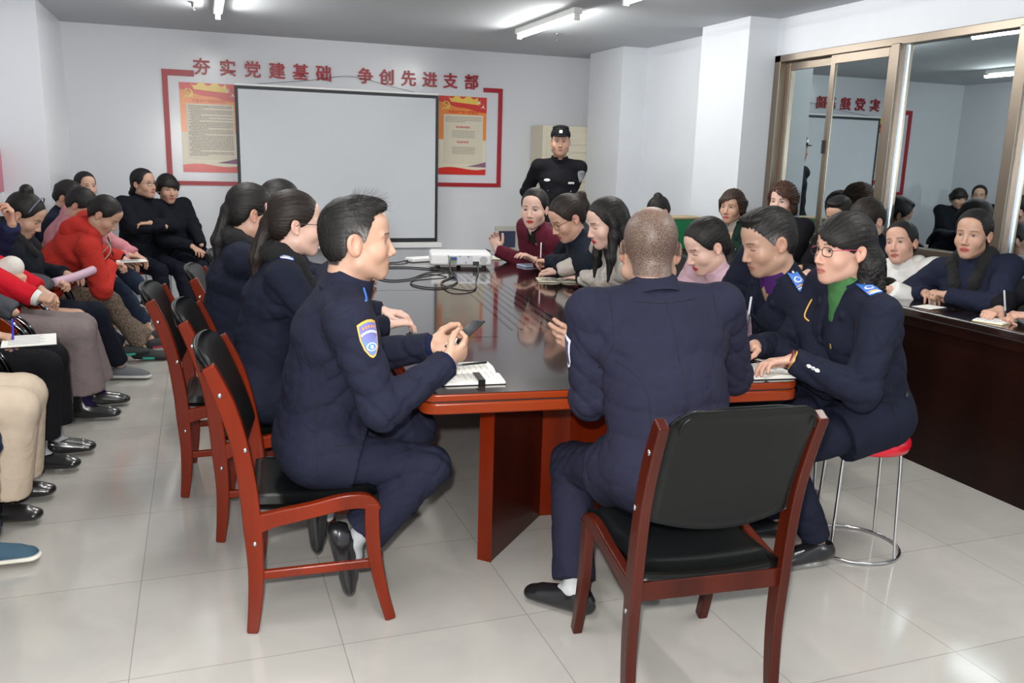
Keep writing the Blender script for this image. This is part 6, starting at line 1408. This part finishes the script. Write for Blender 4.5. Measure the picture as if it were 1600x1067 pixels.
mb = MB(); mb.box((-.175, -.125, 1.03), (.175, .125, 1.045)); mb.build('lid', M('kraft_card', (.35, .27, .15), .6), gb_, bevel=.003)
mb = MB(); mb.box((-.22, -.16, .76), (.22, .16, .80)); mb.box((-.2, -.14, 0), (-.17, -.11, .76)); mb.box((.17, -.14, 0), (.2, -.11, .76)); mb.box((-.2, .11, 0), (-.17, .14, .76)); mb.box((.17, .11, 0), (.2, .14, .76))
sd_ = mb.build('side_table', wood_dark); sd_.location = (3.55, 5.95, 0); sd_.rotation_euler = (0, 0, R(10)); tag(sd_, 'small dark side table by the pillar carrying the green box', 'table'); tag(gb_, 'green box with a kraft lid by the pillar beyond the shaven head', 'box')
ps = MB(); ps.box((XL, 7.35, 1.10), (XL+.012, 7.60, 1.42)); po = ps.build('poster', M('pink_poster', (.50, .12, .18), .4)); tag(po, 'pink edged notice on the left wall, cut by the picture edge', 'poster')
# shelves with boxed goods beyond the glass at the right
sh = empty('shelf_unit', (5.2, 2.6, 0)); mb = MB()
for z in (.3, .75, 1.15, 1.55, 1.95): mb.box((0, -1.2, z), (.35, 1.3, z+.03))
mb.build('shelf', lamp_body, sh); mb = MB(); mb.box((.35, -1.2, 0), (.38, 1.3, 2.1)); mb.build('back_panel', lamp_body, sh); tag(sh, 'white shelves of goods seen through the glass at the right edge', 'shelf')
rnd = random.Random(3); gc = [(.5, .06, .04), (.6, .45, .1), (.55, .55, .5), (.35, .05, .05), (.3, .35, .4), (.6, .3, .1)]
words = ['red', 'yellow', 'white', 'dark red', 'grey', 'orange']; lev = {.78: 'lower', 1.18: 'middle', 1.58: 'upper'}
def size_w(w, h): return ('tall' if h > .21 else 'low')+(' wide' if w > .19 else ' narrow')
def pos_w(y): return 'nearest' if y < 2.45 else ('near' if y < 2.85 else ('middle' if y < 3.25 else 'farthest'))
for z in (.78, 1.18, 1.58):
    y = 2.1
    while y < 3.75:
        w = rnd.uniform(.14, .24); h = rnd.uniform(.14, .28); k = rnd.randrange(6); mb = MB(); mb.box((5.22, y, z), (5.5, y+w, z+h)); o = mb.build('carton', M('carton_%d' % k, gc[k], .5), None, bevel=.003)
        tag(o, '%s carton on the %s shelf beyond the glass, %s %s' % (words[k], lev[z], size_w(w, h), pos_w(y)), 'box', '%s cartons on the %s shelf' % (words[k], lev[z])); y += w+.02
for o in list(bpy.data.objects):
    if o.type == 'LIGHT' and not o.parent: o['kind'] = 'helper'

# tailored seams: thin raised lines that follow the cloth
seam_m = M('navy_seam', (.004, .005, .010), .9)
def seam(inf, pts, d, key='jacket', r_=.0016, m=None, name='seam'):
    o = inf[key]; bv = BV.get(o.name) or BVHTree.FromPolygons([v.co for v in o.data.vertices], [list(q.vertices) for q in o.data.polygons]); BV[o.name] = bv
    out = []
    for p in spline([tuple(q) for q in pts], 6):
        h = bv.ray_cast(Vector(p)-Vector(d).normalized()*.3, Vector(d).normalized(), .6)
        if h[0] is not None: out.append(h[0]-Vector(d).normalized()*.0002)
    if len(out) > 2: mb = MB(); mb.tube(out, r_, 5); mb.build(name, m or seam_m, inf['body'], smooth=True)
if m2:
    N, u, f, r, pl, L = [m2[k] for k in ('N', 'u', 'f', 'r', 'pel', 'L')]
    seam(m2, [N-u*.05, N-u*.25, pl+u*.1, pl-u*.02], f)
    for q in (-1, 1):
        seam(m2, [N-u*.22+r*q*.17, N-u*.30+r*q*.115, pl+u*.15+r*q*.10, pl+r*q*.11], f)
        seam(m2, [N-u*.02+r*q*.165, N-u*.10+r*q*.165, N-u*.17+r*q*.175, N-u*.23+r*q*.20], f)
    seam(m2, [N-u*.045-r*.10, N-u*.06, N-u*.045+r*.10], f)
if m1:
    N, u, f, r, pl, SHR = [m1[k] for k in ('N', 'u', 'f', 'r', 'pel')]+[m1['SH']['R']]; dr = (-.05, 1, 0)
    seam(m1, [SHR+u*.045-f*.01, SHR-f*.062, SHR-u*.07-f*.062, SHR-u*.13-f*.02], dr)
    seam(m1, [SHR-u*.14-f*.05, pl+u*.22-f*.05+r*.1, pl+u*.10-f*.04+r*.1, pl-u*.04-f*.02+r*.1], dr)
    seam(m1, [pl+u*.06+f*.02+r*.1, pl+u*.065+f*.10+r*.1, pl+u*.05+f*.17+r*.1], dr, r_=.0024)
    w, e_ = m1['WR']['R'], m1['EL']['R']; cm = cloth((.006, .012, .045))
    for q in 'RL':
        w, e_ = m1['WR'][q], m1['EL'][q]; v = Vol(w-.07, w+.07, .004); v.cap(w+(e_-w)*.05, w+(w-e_)*.05, .037, .036, .005, flat=True); P_, Q_ = v.mesh(); mk('shirt_cuff', [(P_, Q_)], cm, m1['body'])
if m3:
    N, u, f, r, pl, SHL = [m3[k] for k in ('N', 'u', 'f', 'r', 'pel')]+[m3['SH']['L']]; dr = (.25, 1, 0)
    seam(m3, [SHL+u*.04, SHL+f*.060, SHL-u*.07+f*.062, SHL-u*.13+f*.03], dr); seam(m3, [SHL-u*.15, pl+u*.18-r*.12, pl+u*.06-r*.12, pl-u*.03-r*.12], dr)
    seam(m3, [pl+u*.11+f*.16-r*.1, pl+u*.12+f*.08-r*.1, pl+u*.115-f*.01-r*.1], dr, r_=.0024)

if m4:
    seam(m4, [V3(2.175, 2.62, .985), V3(2.150, 2.62, .978), V3(2.128, 2.62, .944), V3(2.120, 2.62, .914), V3(2.135, 2.62, .898)], (.5, 1, -.1), r_=.0032, m=yel, name='sleeve_patch_edge')

if m1:
    N, u, f, r = [m1[k] for k in ('N', 'u', 'f', 'r')]; S2 = m1['SH']['R']
    seam(m1, [mids(N, S2, .30)+f*.050, mids(N, S2, .62)+f*.058, mids(N, S2, .95)+f*.052], (0, 0, -1), r_=.0045, m=blue_b, name='shoulder_board')
    on_cloth(m1['jacket'], mids(N, S2, .34)+f*.056+V3(0, 0, .3), (0, 0, -1), disc(.006), gold, 'board_button', m1['body'], .006)
